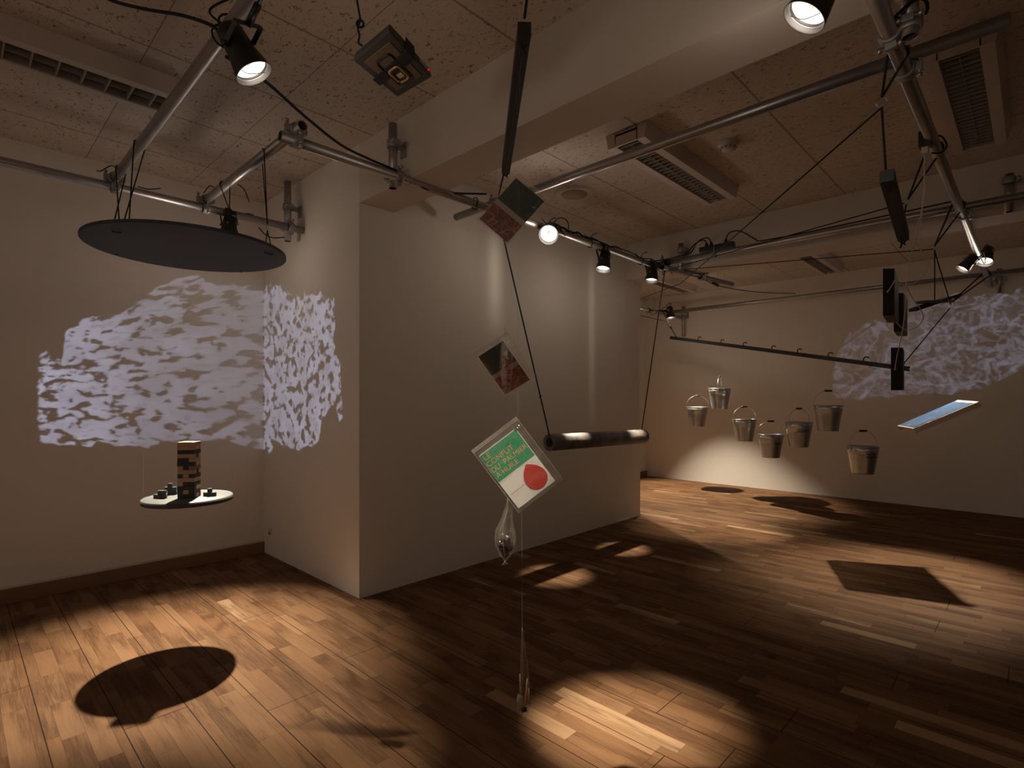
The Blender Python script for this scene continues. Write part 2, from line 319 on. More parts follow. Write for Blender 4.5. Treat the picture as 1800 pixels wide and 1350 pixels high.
# ------------------------------------------------------------------ geometry helpers
def frame(z, x=None):
    z = Vector(z).normalized()
    x = Vector(x) if x is not None else (Vector((0,0,1)) if abs(z.z) < .9 else Vector((1,0,0)))
    x = (x - z * x.dot(z)).normalized(); y = z.cross(x)
    return x, y, z
class MB:
    def __init__(s): s.bm = bmesh.new(); s.mi = 0
    def _f(s, vs, smooth=False):
        try: f = s.bm.faces.new(vs); f.material_index = s.mi; f.smooth = smooth; return f
        except ValueError: return None
    def box(s, c, size, ax=None):
        c = Vector(c); ax = ax or (Vector((1,0,0)), Vector((0,1,0)), Vector((0,0,1)))
        v = [s.bm.verts.new(c + ax[0]*(i*size[0]/2) + ax[1]*(j*size[1]/2) + ax[2]*(k*size[2]/2)) for k in (-1,1) for j in (-1,1) for i in (-1,1)]
        for q in ((0,2,3,1),(4,5,7,6),(0,1,5,4),(2,6,7,3),(0,4,6,2),(1,3,7,5)): s._f([v[i] for i in q])
        return s
    def hexa(s, b, t):      # eight corners: bottom four, top four
        v = [s.bm.verts.new(Vector(p)) for p in list(b) + list(t)]
        for q in ((0,3,2,1),(4,5,6,7),(0,1,5,4),(1,2,6,5),(2,3,7,6),(3,0,4,7)): s._f([v[i] for i in q])
        return s
    def lathe(s, o, axis, prof, seg=24, smooth=True, close=False, xa=None, a0=0., a1=2*math.pi):
        x, y, z = frame(axis, xa); o = Vector(o); full = abs(a1 - a0 - 2*math.pi) < 1e-6
        n = seg if full else seg + 1; rings = []
        for h, r in prof:
            if r < 1e-6: rings.append([s.bm.verts.new(o + z*h)]); continue
            rings.append([s.bm.verts.new(o + z*h + (x*math.cos(a0+(a1-a0)*i/seg) + y*math.sin(a0+(a1-a0)*i/seg))*r) for i in range(n)])
        prs = list(zip(rings, rings[1:])) + ([(rings[-1], rings[0])] if close else [])
        for A, B in prs:
            for i in range(seg if not full else n):
                j = (i+1) % n
                if len(A) == 1 and len(B) == 1: continue
                if len(A) == 1: s._f([A[0], B[j], B[i]], smooth)
                elif len(B) == 1: s._f([A[i], A[j], B[0]], smooth)
                else: s._f([A[i], A[j], B[j], B[i]], smooth)
        return s
    def cyl(s, p0, p1, r0, r1=None, seg=20):
        p0 = Vector(p0); p1 = Vector(p1); r1 = r0 if r1 is None else r1; L = (p1-p0).length
        return s.lathe(p0, p1-p0, [(0,0),(0,r0),(L,r1),(L,0)], seg, True)
    def tube(s, pts, r, seg=8, smooth_pts=0, closed=False):
        pts = [Vector(p) for p in pts]
        if smooth_pts: pts = cr(pts, smooth_pts, closed)
        n = len(pts); prev = None; rings = []
        for i, p in enumerate(pts):
            a = pts[(i-1) % n] if (i or closed) else p; b = pts[(i+1) % n] if (i < n-1 or closed) else p
            t = (b - a).normalized()
            if prev is None: x, y, _ = frame(t)
            else: x = (prev - t*prev.dot(t)).normalized(); y = t.cross(x)
            prev = x; rr = r[i] if isinstance(r, (list, tuple)) else r
            rings.append([s.bm.verts.new(p + (x*math.cos(2*math.pi*k/seg) + y*math.sin(2*math.pi*k/seg))*rr) for k in range(seg)])
        for i in range(n if closed else n-1):
            A, B = rings[i], rings[(i+1) % n]
            for k in range(seg): s._f([A[k], A[(k+1)%seg], B[(k+1)%seg], B[k]], True)
        if not closed:
            s._f(rings[0][::-1]); s._f(rings[-1])
        return s
    def prism(s, pts, d):    # extrude polygon of points by vector d
        d = Vector(d); a = [s.bm.verts.new(Vector(p)) for p in pts]; b = [s.bm.verts.new(Vector(p)+d) for p in pts]
        s._f(a[::-1]); s._f(b); n = len(a)
        for i in range(n): s._f([a[i], a[(i+1)%n], b[(i+1)%n], b[i]])
        return s
    def out(s, name, m, parent=None, bevel=0, label=None, origin=None):
        bmesh.ops.recalc_face_normals(s.bm, faces=s.bm.faces[:])
        me = bpy.data.meshes.new(name)
        org = Vector(origin) if origin is not None else None
        if parent is not None: org = parent['_o'] and Vector(parent['_o'])
        if org is None:
            vs = [v.co for v in s.bm.verts]; org = sum(vs, Vector()) / len(vs)
        s.bm.transform(Matrix.Translation(-org)); s.bm.to_mesh(me); s.bm.free()
        for x in (m if isinstance(m, list) else [m]): me.materials.append(M[x])
        o = bpy.data.objects.new(name, me); COL.objects.link(o)
        if parent is not None: o.parent = parent
        else: o.location = org
        if parent is None: o['_o'] = list(org)
        else: o['_o'] = list(org)
        if bevel:
            b = o.modifiers.new('bevel', 'BEVEL'); b.width = bevel; b.segments = 2; b.limit_method = 'ANGLE'
        if label: o['label'] = label
        return o
def cr(P, k, closed=False):
    out = []; n = len(P)
    for i in range(n if closed else n-1):
        p0 = P[(i-1)%n] if (closed or i) else P[0]; p1 = P[i]; p2 = P[(i+1)%n]; p3 = P[(i+2)%n] if (closed or i+2 < n) else P[n-1]
        for j in range(k):
            t = j/k; out.append(.5*((2*p1)+(p2-p0)*t+(2*p0-5*p1+4*p2-p3)*t*t+(3*p1-p0-3*p2+p3)*t*t*t))
    if not closed: out.append(P[-1])
    return out
def tag(o, label, cat, group=None, kind=None):
    o['label'] = label; o['category'] = cat
    if group: o['group'] = group
    if kind: o['kind'] = kind
    return o
def thing(name, loc, label, cat, group=None):
    o = bpy.data.objects.new(name, None); COL.objects.link(o); o.location = loc; o.empty_display_size = .05
    o['_o'] = list(loc); return tag(o, label, cat, group)
def struct(o): o['kind'] = 'structure'; return o
# ------------------------------------------------------------------ the room
Y0, X0 = -3.2, -3.0
struct(MB().box(((X0+WB)/2, (Y0+WL)/2, -.05), (WB-X0+.4, WL-Y0+.4, .1)).out('floor', 'floor'))
struct(MB().box(((X0+WB)/2, (Y0+WL)/2, CEIL+.05), (WB-X0+.4, WL-Y0+.4, .1)).out('ceiling', 'ceil'))
struct(MB().box(((X0+WB)/2, WL+.1, CEIL/2), (WB-X0+.4, .2, CEIL)).out('wall_left', 'wall'))
struct(MB().box((WB+.1, (Y0+WL)/2-.1, CEIL/2), (.2, WL-Y0+.2, CEIL)).out('wall_back', 'wall'))
struct(MB().box(((PX0+PX1)/2, (PY0+WL)/2, CEIL/2), (PX1-PX0, WL-PY0, CEIL)).out('wall_middle', 'wall'))
struct(MB().box(((X0+WB)/2, Y0-.1, CEIL/2), (WB-X0+.4, .2, CEIL)).out('wall_right', 'wall'))
struct(MB().box((1.885, (Y0+PY0)/2, (CEIL+BEAMZ)/2), (.25, PY0-Y0, CEIL-BEAMZ)).out('trim_1', 'beam'))
struct(MB().box((4.94, (Y0+PY0)/2, (CEIL+BEAMZ)/2), (.28, PY0-Y0, CEIL-BEAMZ)).out('trim_2', 'beam'))
struct(MB().box(((X0+PX0)/2, WL-.009, .043), (PX0-X0, .018, .086)).out('baseboard_left', 'base', bevel=.002))
struct(MB().box(((X0+PX0)/2, WL-.004, .094), (PX0-X0, .008, .012)).out('trim_3', 'white'))
struct(MB().box((PX1+(WB-PX1)/2, WL-.009, .043), (WB-PX1, .018, .086)).out('baseboard_back', 'base', bevel=.002))
# ------------------------------------------------------------------ ceiling fittings
def luminaire(x0, x1, y0, y1, label, n=26, h=.085):
    c = ((x0+x1)/2, (y0+y1)/2, CEIL-.001); w = y1-y0; L = x1-x0
    t = thing('ceiling_light', c, label, 'ceiling light', 'louvred fluorescent ceiling lights')
    b = MB(); z0 = CEIL-h
    b.prism([(x0, y0, CEIL-.001), (x0, y0+.02, z0), (x0, y0+.07, z0), (x0, y0+.07, CEIL-.001)], (L,0,0))
    b.prism([(x0, y1, CEIL-.001), (x0, y1-.02, z0), (x0, y1-.07, z0), (x0, y1-.07, CEIL-.001)], (L,0,0))
    b.box(((x0+x1)/2, (y0+y1)/2, CEIL-.020), (L, w-.14, .012))
    b.out('housing', 'white', t)
    for x in (x0+.006, x1-.006): MB().box((x, (y0+y1)/2, CEIL-h/2-.002), (.012, w-.13, h-.006)).out('end_cap', 'white', t)
    l = MB()
    for yy in (y0+.072, (y0+y1)/2, y1-.072): l.box(((x0+x1)/2, yy, z0+.03), (L-.03, .002, .045))
    for i in range(1, n):
        x = x0 + L*i/n
        l.hexa([(x-.003,y0+.071,z0+.006),(x+.003,y0+.071,z0+.006),(x+.003,y1-.071,z0+.006),(x-.003,y1-.071,z0+.006)],
               [(x-.002,y0+.071,z0+.05),(x+.002,y0+.071,z0+.05),(x+.002,y1-.071,z0+.05),(x-.002,y1-.071,z0+.05)])
    l.out('louvre', 'louvre', t)
    tb = MB(); tb.cyl((x0+.03,(y0+y1)/2,CEIL-.03), (x1-.03,(y0+y1)/2,CEIL-.03), .012, seg=10); tb.out('tube_lamp', 'louvre', t)
luminaire(-.48, .80, 3.03, 3.34, 'louvred ceiling light above the black disc, at the left end of the ceiling', 14)
luminaire(2.74, 4.06, 1.58, 1.86, 'louvred ceiling light crossed by the long horizontal pipe, beside the smoke detector')
luminaire(3.02, 4.26, .10, .38, 'louvred ceiling light at the right, beside the pipe running into depth')
luminaire(6.12, 7.32, 1.62, 1.88, 'small-looking ceiling light in the far room, above the bucket rail', 10)
luminaire(6.0, 7.25, 3.40, 3.66, 'ceiling light in the far room behind the end of the pipe, nearest the corner', 10)
sd = thing('smoke_detector', (3.33, 1.36, CEIL), 'round white smoke detector on the ceiling', 'smoke detector')
MB().lathe((3.33,1.36,CEIL), (0,0,-1), [(0,.062),(.012,.062),(.016,.055),(.016,.046),(.030,.046),(.044,.040),(.050,.028),(.052,0)], 32).out('housing', 'white', sd)
sl = MB()
for k in range(10): sl.box((3.33+.043*math.cos(k*.628), 1.36+.043*math.sin(k*.628), CEIL-.034), (.008,.008,.008))
sl.out('sensor_slots', 'dark_in', sd)
sp = thing('ceiling_speaker', (3.33, 2.55, CEIL), 'flat round ceiling loudspeaker with a beige grille', 'speaker')
MB().lathe((3.33,2.55,CEIL), (0,0,-1), [(0,.155),(.006,.150),(.012,.125),(.008,.098),(0,.098)], 40).out('rim', 'white', sp)
MB().lathe((3.33,2.55,CEIL), (0,0,-1), [(0,.098),(.006,.096),(.009,.05),(.010,0)], 40).out('grille', 'cream2', sp)
tag(MB().lathe(at(1017,203,2.02), (-1,0,0), [(0,.004),(.003,.003),(.004,0)], 10).out('screw_hole', 'black'), 'small dark screw hole in the pale ceiling beam', 'screw hole') if False else None
so = thing('wall_socket', (PX0, 4.35, .19), 'small cable outlet low on the side of the partition by the corner', 'outlet')
MB().box((PX0-.004, 4.35, .19), (.008,.05,.05)).out('plate', 'white', so, .003)
MB().lathe((PX0-.008,4.35,.175), (-1,0,0), [(0,.012),(.003,.010),(.003,0)], 16).out('socket_hole', 'black', so)
# ------------------------------------------------------------------ scaffold pipes
def pipe(p0, p1, label, r=.0242, group='aluminium scaffold pipes under the ceiling'):
    p0 = Vector(p0); p1 = Vector(p1); L = (p1-p0).length
    b = MB(); b.lathe(p0, p1-p0, [(0,r-.004),(0,r),(L,r),(L,r-.004)], 28)
    b.mi = 1; b.lathe(p0, p1-p0, [(0,r-.004),(L,r-.004)], 28)
    return tag(b.out('scaffold_pipe', ['pipe', 'pipe_in']), label, 'pipe', group)
ZL, ZH = H+1.20, H+1.25
pipe((-2.2,3.77,ZL), (1.757,3.77,ZL), 'horizontal pipe along the left wall, behind the black disc')
pipe((.655,-.6,ZH), (.655,3.85,ZH), 'steep near pipe at upper left carrying the spotlight above the disc')
pipe((1.125,2.42,ZH), (1.125,3.86,ZH), 'short pipe holding the right cords of the black disc')
pipe((1.05,2.485,ZL), (4.62,2.485,ZL), 'long pipe in front of the white partition carrying three spotlights')
pipe((2.43,.06,ZH), (2.43,2.88,ZH), 'long pipe crossing the ceiling past the louvred light and smoke detector')
pipe((1.3,.345,ZL), (7.70,.345,ZL), 'pipe at the right running away from the camera, hung with cord rings')
pipe((4.60,-1.0,ZH), (4.60,2.66,ZH), 'pipe carrying the black power strip, in front of the second beam')
pipe((7.27,.05,ZH), (7.27,3.86,ZH), 'pipe along the far back wall above the bucket rail')
pipe((5.3,3.80,ZL), (7.68,3.80,ZL), 'short visible pipe behind the partition edge in the far corner')
pipe(at(1165,470,4.95), at(1287,500,5.55), 'pipe stub reaching past the junction beside the partition edge')
pipe((2.151,.291,H+1.165), (2.151,.291,CEIL-.002), 'open-ended vertical post beside the near right pipe', group='short vertical support posts')
tag(MB().tube([Vector((2.151+.045*math.cos(a), .291+.045*math.sin(a), H+1.245+.012*math.sin(a*2))) for a in [k*.33 for k in range(17)]], .005, 8).out('cable_loop', 'cord'), 'black cable looped round the open-ended vertical post', 'cable')
def bolt(b, p, d, L=.06):
    d = Vector(d).normalized(); p = Vector(p)
    b.cyl(p - d*L/2, p + d*L/2, .0055, seg=8); b.cyl(p - d*(L/2+.008), p - d*(L/2-.003), .010, seg=6); b.cyl(p + d*(L/2-.012), p + d*(L/2-.002), .010, seg=6)
def clamp(c1, a1, c2, a2, label, group='cast pipe clamps'):
    c1 = Vector(c1); c2 = Vector(c2); a1 = Vector(a1).normalized(); a2 = Vector(a2).normalized()
    t = thing('pipe_clamp', (c1+c2)/2, label, 'clamp', group)
    k = (c2-c1)
    for c, a, sg in ((c1, a1, 1), (c2, a2, -1)):
        dr = (k*sg); dr = (dr - a*dr.dot(a)); dr = dr.normalized() if dr.length > 1e-4 else frame(a)[0]
        b = MB(); b.lathe(c - a*.020, a, [(0,.0255),(0,.033),(.006,.035),(.034,.035),(.040,.033),(.040,.0255)], 24, close=True)
        side = a.cross(dr); b.box(c + side*.040, (.026, .032, .022), (side, dr, a)); b.box(c - side*.038, (.020, .026, .030), (side, dr, a))
        cl_ = b.out('collar', 'clamp', t, .0015)
        q = MB(); bolt(q, c + side*.044, dr, .062); q.out('bolt', 'bolt', cl_)
    return t
X, Y, Z = Vector((1,0,0)), Vector((0,1,0)), Vector((0,0,1))
clamp((.655,3.77,ZL), X, (.655,3.77,ZH), Y, 'clamp joining the near left pipe to the wall pipe')
clamp((1.125,3.77,ZL), X, (1.125,3.77,ZH), Y, 'clamp at the lower end of the short disc pipe')
clamp((1.125,2.485,ZL), X, (1.125,2.485,ZH), Y, 'clamp at the corner where the short disc pipe meets the long pipe')
clamp((2.43,2.485,ZL), X, (2.43,2.485,ZH), Y, 'clamp partly hidden behind the topmost hanging bag')
clamp((2.43,.345,ZL), X, (2.43,.345,ZH), Y, 'large clamp at the near right pipe crossing')
clamp((4.60,2.485,ZL), X, (4.60,2.485,ZH), Y, 'clamp tangled in black cable at the partition edge')
clamp((4.60,.345,ZL), X, (4.60,.345,ZH), Y, 'clamp where the far right pipe crosses the power strip pipe')
clamp((7.27,.345,ZL), X, (7.27,.345,ZH), Y, 'clamp near the far end of the right pipe')
clamp((7.27,3.80,ZL), X, (7.27,3.80,ZH), Y, 'clamp in the far corner beside the small spotlight')
clamp((2.151,.291,ZL+.005), Z, (2.151,.345,ZL), X, 'clamp at the top right gripping the open vertical pipe')
clamp(at(1232,487,5.25), X, at(1240,478,5.3), Z, 'clamp on the pipe stub beyond the partition edge')
def post(x, y, z0, z1, fx, fy, zb, label, blabel):
    """vertical stub of pipe held off the wall face by a bracket"""
    pipe((x, y, z0), (x, y, z1), label, group='short vertical support posts')
    t = thing('wall_bracket', (fx, fy, zb), blabel, 'bracket', 'brackets holding the support posts')
    b = MB(); b.lathe((x,y,zb-.02), Z, [(0,.0255),(0,.034),(.04,.034),(.04,.0255)], 24, close=True); b.box((x,y-.042,zb), (.03,.022,.03)); cl_ = b.out('collar', 'clamp', t, .001)
    d = Vector((fx-x, fy-y, 0)); n = d.normalized(); p = Vector((x,y,zb)) + n*.034; L = d.length - .034
    s = n.cross(Z)
    MB().box(p + n*(L/2-.003), (L-.004, .02, .03), (n, s, Z)).out('arm', 'clamp', t, .002)
    MB().box(Vector((fx,fy,zb-.01)) - n*.0035, (.006, .05, .085), (n, s, Z)).out('plate', 'clamp', t)
    q = MB(); bolt(q, (x-.0,y-.046,zb), X, .06); q.out('bolt', 'bolt', cl_)
post(1.668, 3.822, ZL-.085, CEIL-.035, PX0, 3.822, ZL+.155, 'short post at the end of the left wall pipe', 'bracket on the partition side above the wall pipe end')
post(1.688, 2.535, ZL-.05, CEIL-.07, 1.76, 2.535, ZL+.19, 'short post against the near ceiling beam', 'bracket on the side of the near ceiling beam')
post(4.70, 2.36, ZH-.08, CEIL-.14, 4.80, 2.36, ZL+.17, 'short post against the second ceiling beam behind the power cables', 'bracket on the second ceiling beam behind the cables')
post(4.70, .12, ZH-.06, CEIL-.14, 4.80, .12, ZL+.19, 'short post at far right on the second beam', 'bracket on the second beam at far right')
post(7.60, 3.78, ZL-.27, ZL+.17, WB, 3.78, ZL+.06, 'short post on the back wall in the far corner', 'upper bracket on the back wall by the far corner')
post(7.60, .27, ZL-.10, ZL+.15, WB, .27, ZL+.04, 'short post on the back wall at the end of the right pipe', 'bracket on the back wall at the end of the right pipe')
for (p1, a1, p2, lab) in (((1.668,3.77,ZL), X, (1.668,3.822,ZL), 'clamp tying the left wall pipe to its post'),
                          ((1.688,2.485,ZL), X, (1.688,2.535,ZL), 'clamp tying the long pipe to the beam post'),):
    clamp(p1, a1, p2, Z, lab)
# ------------------------------------------------------------------ spotlights
def lamp(key, hang, label, roll=0, cable=None, s=1.0):
    m, a, w, h, bl = HEADS[key]; m = Vector(m); ax = (Vector(a)-m).normalized(); hang = Vector(hang)
    t = thing('spotlight', m, label, 'spotlight', 'black spotlights clamped to the pipes')
    B = m - ax*.155*s
    b = MB(); b.lathe(B, ax, [(0,0),(0,.030*s),(.010*s,.038*s),(.035*s,.041*s),(.085*s,.043*s),(.115*s,.050*s),(.152*s,.058*s),(.155*s,.0585*s),(.155*s,.0555*s),(.118*s,.048*s),(.09*s,.042*s),(.088*s,0)], 36)
    can = b.out('lamp_can', 'black', t)
    pv = B + ax*.062*s
    up = hang - pv; sd_ = ax.cross(up).normalized(); upn = (up - sd_*up.dot(sd_)).normalized()
    for q in (-1, 1):
        k = MB(); k.cyl(pv + sd_*q*.043*s, pv + sd_*q*.058*s, .009*s, seg=10); k.out('knob', 'black' if q > 0 else 'bolt', t)
    vv = (Z.cross(ax).cross(ax)*-1).normalized()
    for q in (-.012, .0, .016): MB().cyl(B + ax*(.09+q)*s + vv*.0405*s, B + ax*(.09+q)*s + vv*.0455*s, .004*s, seg=10).out('rivet', 'steel', can)
    lab_ = MB(); lab_.box(B + ax*.05*s - sd_*.0418*s, (.03*s, .002*s, .025*s), (ax, sd_, ax.cross(sd_))); lab_.out('rating_label', 'greylab', can)
    refl = MB().lathe(B + ax*.094*s, ax, [(0,0),(.004*s,.014*s),(.012*s,.030*s),(.028*s,.0445*s),(.040*s,.0475*s)], 36).out('reflector', 'lens', t)
    MB().lathe(B + ax*.10*s, ax, [(0,.010*s),(.018*s,.010*s),(.026*s,.006*s),(.028*s,0)], 16).out('bulb', 'bulb', refl)
    r = MB(); r.lathe(B + ax*.138*s, ax, [(0,.051*s),(.0,.0525*s),(.004*s,.0535*s),(.004*s,.0515*s)], 36, close=True); r.out('retaining_ring', 'lensdim', t)
    w_ = MB(); w_.tube([m-ax*.012+sd_*.05*s, m-ax*.008+sd_*.01*s+ax.cross(sd_)*.012*s, m-ax*.012-sd_*.05*s], .0012, 6, 6); w_.out('guard_wire', 'cord', t)
    # yoke: a strap either side and a bridge
    top = pv + upn*.075*s; y = MB()
    for q in (-1, 1):
        p0 = pv + sd_*q*.048*s; p1 = top + sd_*q*.048*s; d = (p1-p0)
        y.box((p0+p1)/2, (.004, .018*s, d.length+.012), (sd_, upn.cross(sd_), upn))
    y.box(top + upn*.004, (.10*s, .018*s, .004), (sd_, upn.cross(sd_), upn)); y.out('yoke', 'black', t, .001)
    st = MB(); st.cyl(top, hang, .006, seg=10); st.cyl(top, top + (hang-top)*.35, .011, seg=10); st.out('stem', 'black', t)
    g = MB(); pa = cable or X
    g.lathe(hang - Vector(pa)*.015 + Vector((0,0,.0)), pa, [(0,.0255),(0,.032),(.03,.032),(.03,.0255)], 20, close=True); g.out('pipe_hook', 'blackmat', t)
    # supply cable
    p = [B, B - ax*.05 + sd_*.03, hang + Vector(pa)*.07 - Z*.05 + sd_*.05, hang + Vector(pa)*.10 + Z*.02, hang + Vector(pa)*.16 + Z*.027]
    MB().tube(p, .0035, 8, 8).out('cable', 'cord', t)
    return t
lamp('A', (.655, HEADS['A'][0].y-.22, ZH), 'black spotlight with a lit mirror at upper left, on the steep near pipe', cable=Y)
lamp('B', (HEADS['B'][0].x+.02, .345, ZL), 'black spotlight cut by the top edge, glowing towards the camera')
lamp('C', (3.0, 2.485, ZL), 'bright spotlight facing the camera beside the topmost bag', s=1.18)
lamp('D', (3.60, 2.485, ZL), 'black spotlight pointing down at the left half of the bark tube', s=1.05)
lamp('E', (4.36, 2.485, ZL), 'black spotlight pointing down at the right end of the tube, by the partition edge', s=1.05)
lamp('F', (1.255, 3.77, ZL), 'small spotlight half hidden behind the rim of the black disc')
lamp('G', (6.62, 3.80, ZL), 'tiny far spotlight in the back corner above the bucket rail')
lamp('I', (5.98, .345, ZL), 'black spotlight right of the receding pipe, pointing straight down')
lamp('J', (5.95, .345, ZL), 'small spotlight left of the receding pipe, aimed to the left', s=.9)
lamp('K', (5.6, 3.80, ZL+.0), 'spotlight behind the partition') if False else None
# ------------------------------------------------------------------ cords
def cord(pts, label, r=.003, m='cord', name='cord', cat='cord', group=None, sm=0):
    return tag(MB().tube(pts, r, 8, sm).out(name, m), label, cat, group)
def sag(a, b, s, n=10):
    a, b = Vector(a), Vector(b); return [a.lerp(b, i/n) - Z*s*4*(i/n)*(1-i/n) for i in range(n+1)]
def loop(pipec, pa, low, label, dx=.03, r=.003, spread=None):
    """cord thrown over a pipe, both legs meeting at a low point"""
    pc = Vector(pipec); pa = Vector(pa); s = pa.cross(Z); rr = .0245 + r
    arc = [pc + s*math.cos(a)*rr + Z*math.sin(a)*rr for a in [R_(x) for x in range(0, 181, 20)]]
    l0, l1 = (low, low) if not isinstance(low, (list, tuple)) else low
    sp = spread or 0
    pts = [Vector(l0)] + [p + pa*(sp*(.5 - i/9)) for i, p in enumerate(arc)] + [Vector(l1)]
    return cord(pts, label, r)
def ring(c, r, label, n=None, th=.0016):
    c = Vector(c); n = n or FW; x, y, z = frame(n)
    return tag(MB().tube([c + (x*math.cos(a*math.pi/12) + y*math.sin(a*math.pi/12))*r for a in range(24)], th, 8, closed=True).out('steel_ring', 'steel'), label, 'ring', 'steel rings joining the cords')
# upper black disc
DC = at(335.4, 441.9, 2.85); DN = Vector((.0036, .0057, 1)).normalized(); DR = .463
d0 = MB().lathe(DC - DN*.0, DN, [(0,0),(0,DR-.002),(.002,DR),(.014,DR),(.016,DR-.002),(.016,0)], 96, smooth=False)
tag(d0.out('hanging_disc', 'disc'), 'large black disc hung flat under the pipes at the left', 'disc')
def ondisc(u, v, off=.016):
    """point on the disc seen along a pixel"""
    o = Vector((0,0,H)); d = (at(u,v,1)-o); t = (DC+DN*off-o).dot(DN)/d.dot(DN); return o + d*t
dpr = DC + (at(472,436,2.8)-DC).normalized()*(DR-.02)
ri = at(470,400,2.80); ring(ri, .015, 'small steel ring above the right rim of the black disc', RT)
dl = ondisc(466,436); dl2 = ondisc(478,440)
cord([ri - Z*.015, dl + Z*.0, dl - Z*.024 , dl2 - Z*.024 + (dl-dl2).normalized()*-.0, dl2, ri - Z*.015], 'doubled black cord from the steel ring to the right rim of the disc', .0028)
loop((1.125,2.87,ZH), Y, ri + Z*.015, 'long black cord loop from the short pipe to the steel ring', r=.0028, spread=.16)
q = ondisc(410,408, .016)
loop((1.125,3.43,ZH), Y, [q - RT*.02, q + RT*.02], 'black cord loop from the short pipe to the back rim of the disc', r=.0028)
for (u1, v1, lab, py) in ((205,391,'black cord loop from the near left pipe to the far left rim of the disc',3.62),(222,391,'black cord loop from the near left pipe to the left rim of the disc',3.2)):
    q = ondisc(u1, v1); loop((.655,py,ZH), Y, [q - RT*.012, q + RT*.012], lab, r=.003, spread=.05)
q1 = ondisc(198,398); cord([q1 + Z*.005, q1 - Z*.024, ondisc(213,401) - Z*.022], 'short cord end wrapped under the left rim of the black disc', .003)
q1 = ondisc(205,446); cord([q1+Z*.01, ondisc(203,447,-.003), ondisc(208,447,-.003)-Z*.001], 'small dark cord stub on the near rim of the disc, left of centre', .002)
q1 = ondisc(425,478); cord([ondisc(422,476,-.003)-Z*.001, q1 - Z*.006], 'small dark cord stub on the near rim of the disc, right of centre', .002)
# cord tails on the left pipes
cord([(.66,3.7,ZH+.027), (.62,3.66,ZH+.03), (.57,3.64,ZH-.02), (.55,3.62,ZH-.03)], 'loose cord tail knotted by the clamp of the near left pipe', .0028, sm=5)
cord([(1.13,3.6,ZH+.027), (1.09,3.58,ZH+.03), (1.05,3.56,ZH-.03)], 'loose cord tail on the short disc pipe', .0028, sm=5)
cord([(1.15,3.30,ZH-.02), (1.18,3.28,ZH-.05), (1.20,3.26,ZH-.12)], 'short cord end dangling from the short disc pipe', .0028, sm=5)
cord([(.68,3.36,ZH-.15), (.72,3.33,ZH-.16), (.77,3.30,ZH-.15)], 'short horizontal cord tail beside the left disc cords', .0028, sm=5)
cord([at(455,400,3.72), at(466,412,3.72), at(480,418,3.72), at(500,417,3.74)], 'thin cable drooping under the end of the left wall pipe', .004, sm=6)
# electric cable draped from the near spotlight to the long pipe
cord([at(150,-30,2.0), at(190,-2,1.95), at(250,15,1.9), at(320,27,1.85), at(372,45,1.78), at(388,62,1.75)], 'black cable entering at the top left edge to the near spotlight', .006, sm=6, cat='cable', name='cable')
cord([at(398,100,1.80), at(440,125,1.95), at(475,150,2.1), at(540,208,2.35), at(600,255,2.6), at(650,280,2.78), at(700,302,2.92), at(745,330,3.05), at(775,338,3.15), at(808,340,3.22), at(855,341,3.36)], 'long black cable draped from the near spotlight to the topmost bag', .006, sm=8, cat='cable', name='cable')
def tie(c, pa, label, tail=True, rr=.030):
    c = Vector(c); pa = Vector(pa); s = pa.cross(Z)
    pts = [c + s*math.cos(R_(a))*rr + Z*math.sin(R_(a))*rr + pa*(a-180)*.00005 for a in range(-60, 301, 24)]
    b = MB(); b.tube(pts, .0035, 6)
    if tail: b.tube([c+Z*rr, c+Z*(rr+.03)+s*.02, c+Z*(rr+.045)+s*.05+pa*.02], .003, 6, 4); b.tube([c+Z*rr, c+Z*(rr+.02)-s*.03, c+Z*(rr+.05)-s*.045-pa*.02], .003, 6, 4)
    return tag(b.out('cable_tie', 'cord'), label, 'cable tie', 'black ties around the pipes')
tie((1.83+.42,2.485,ZL), X, 'black tie around the long pipe left of the topmost bag', False, .034)
tie((2.95,2.485,ZL), X, 'black tie with loose ends behind the camera-facing spotlight')
tie((3.45,2.485,ZL), X, 'black tie with loose ends above the middle spotlight of the long pipe')
tie((4.20,2.485,ZL), X, 'black tie with loose ends left of the spotlight by the partition edge')
tie((.655,1.95,ZH), Y, 'black band around the near left pipe beside its spotlight', False, .036)
tie((.655,2.02,ZH), Y, 'second black band around the near left pipe, lower down', False, .034)
# bundled cable on the long pipe
for k, lab in enumerate(('black cable bundle lying on the long pipe right of the camera-facing spotlight', 'thinner black cable lying on the long pipe', 'black cable along the long pipe towards the partition edge')):
    xs = ((3.0,3.5), (3.05,3.9), (3.5,4.6))[k]
    cord([Vector((xs[0]+(xs[1]-xs[0])*i/9, 2.485+.01*math.sin(i*2.1+k), ZL+.031+.010*((i*7+k*3) % 4)/2)) for i in range(10)], lab, .007 if k == 0 else .004, sm=4, cat='cable', name='cable')
for (u, v, d, rr, lab) in ((986,398,3.86,.055,'upright loop of black cable above the camera-facing spotlight'), (978,405,3.84,.034,'smaller loop of black cable above the camera-facing spotlight')):
    c = at(u, v, d); cord([c + RT*math.cos(a)*rr + Z*math.sin(a)*rr*1.1 for a in [R_(x) for x in range(-20, 215, 15)]], lab, .0035, sm=2, cat='cable', name='cable')
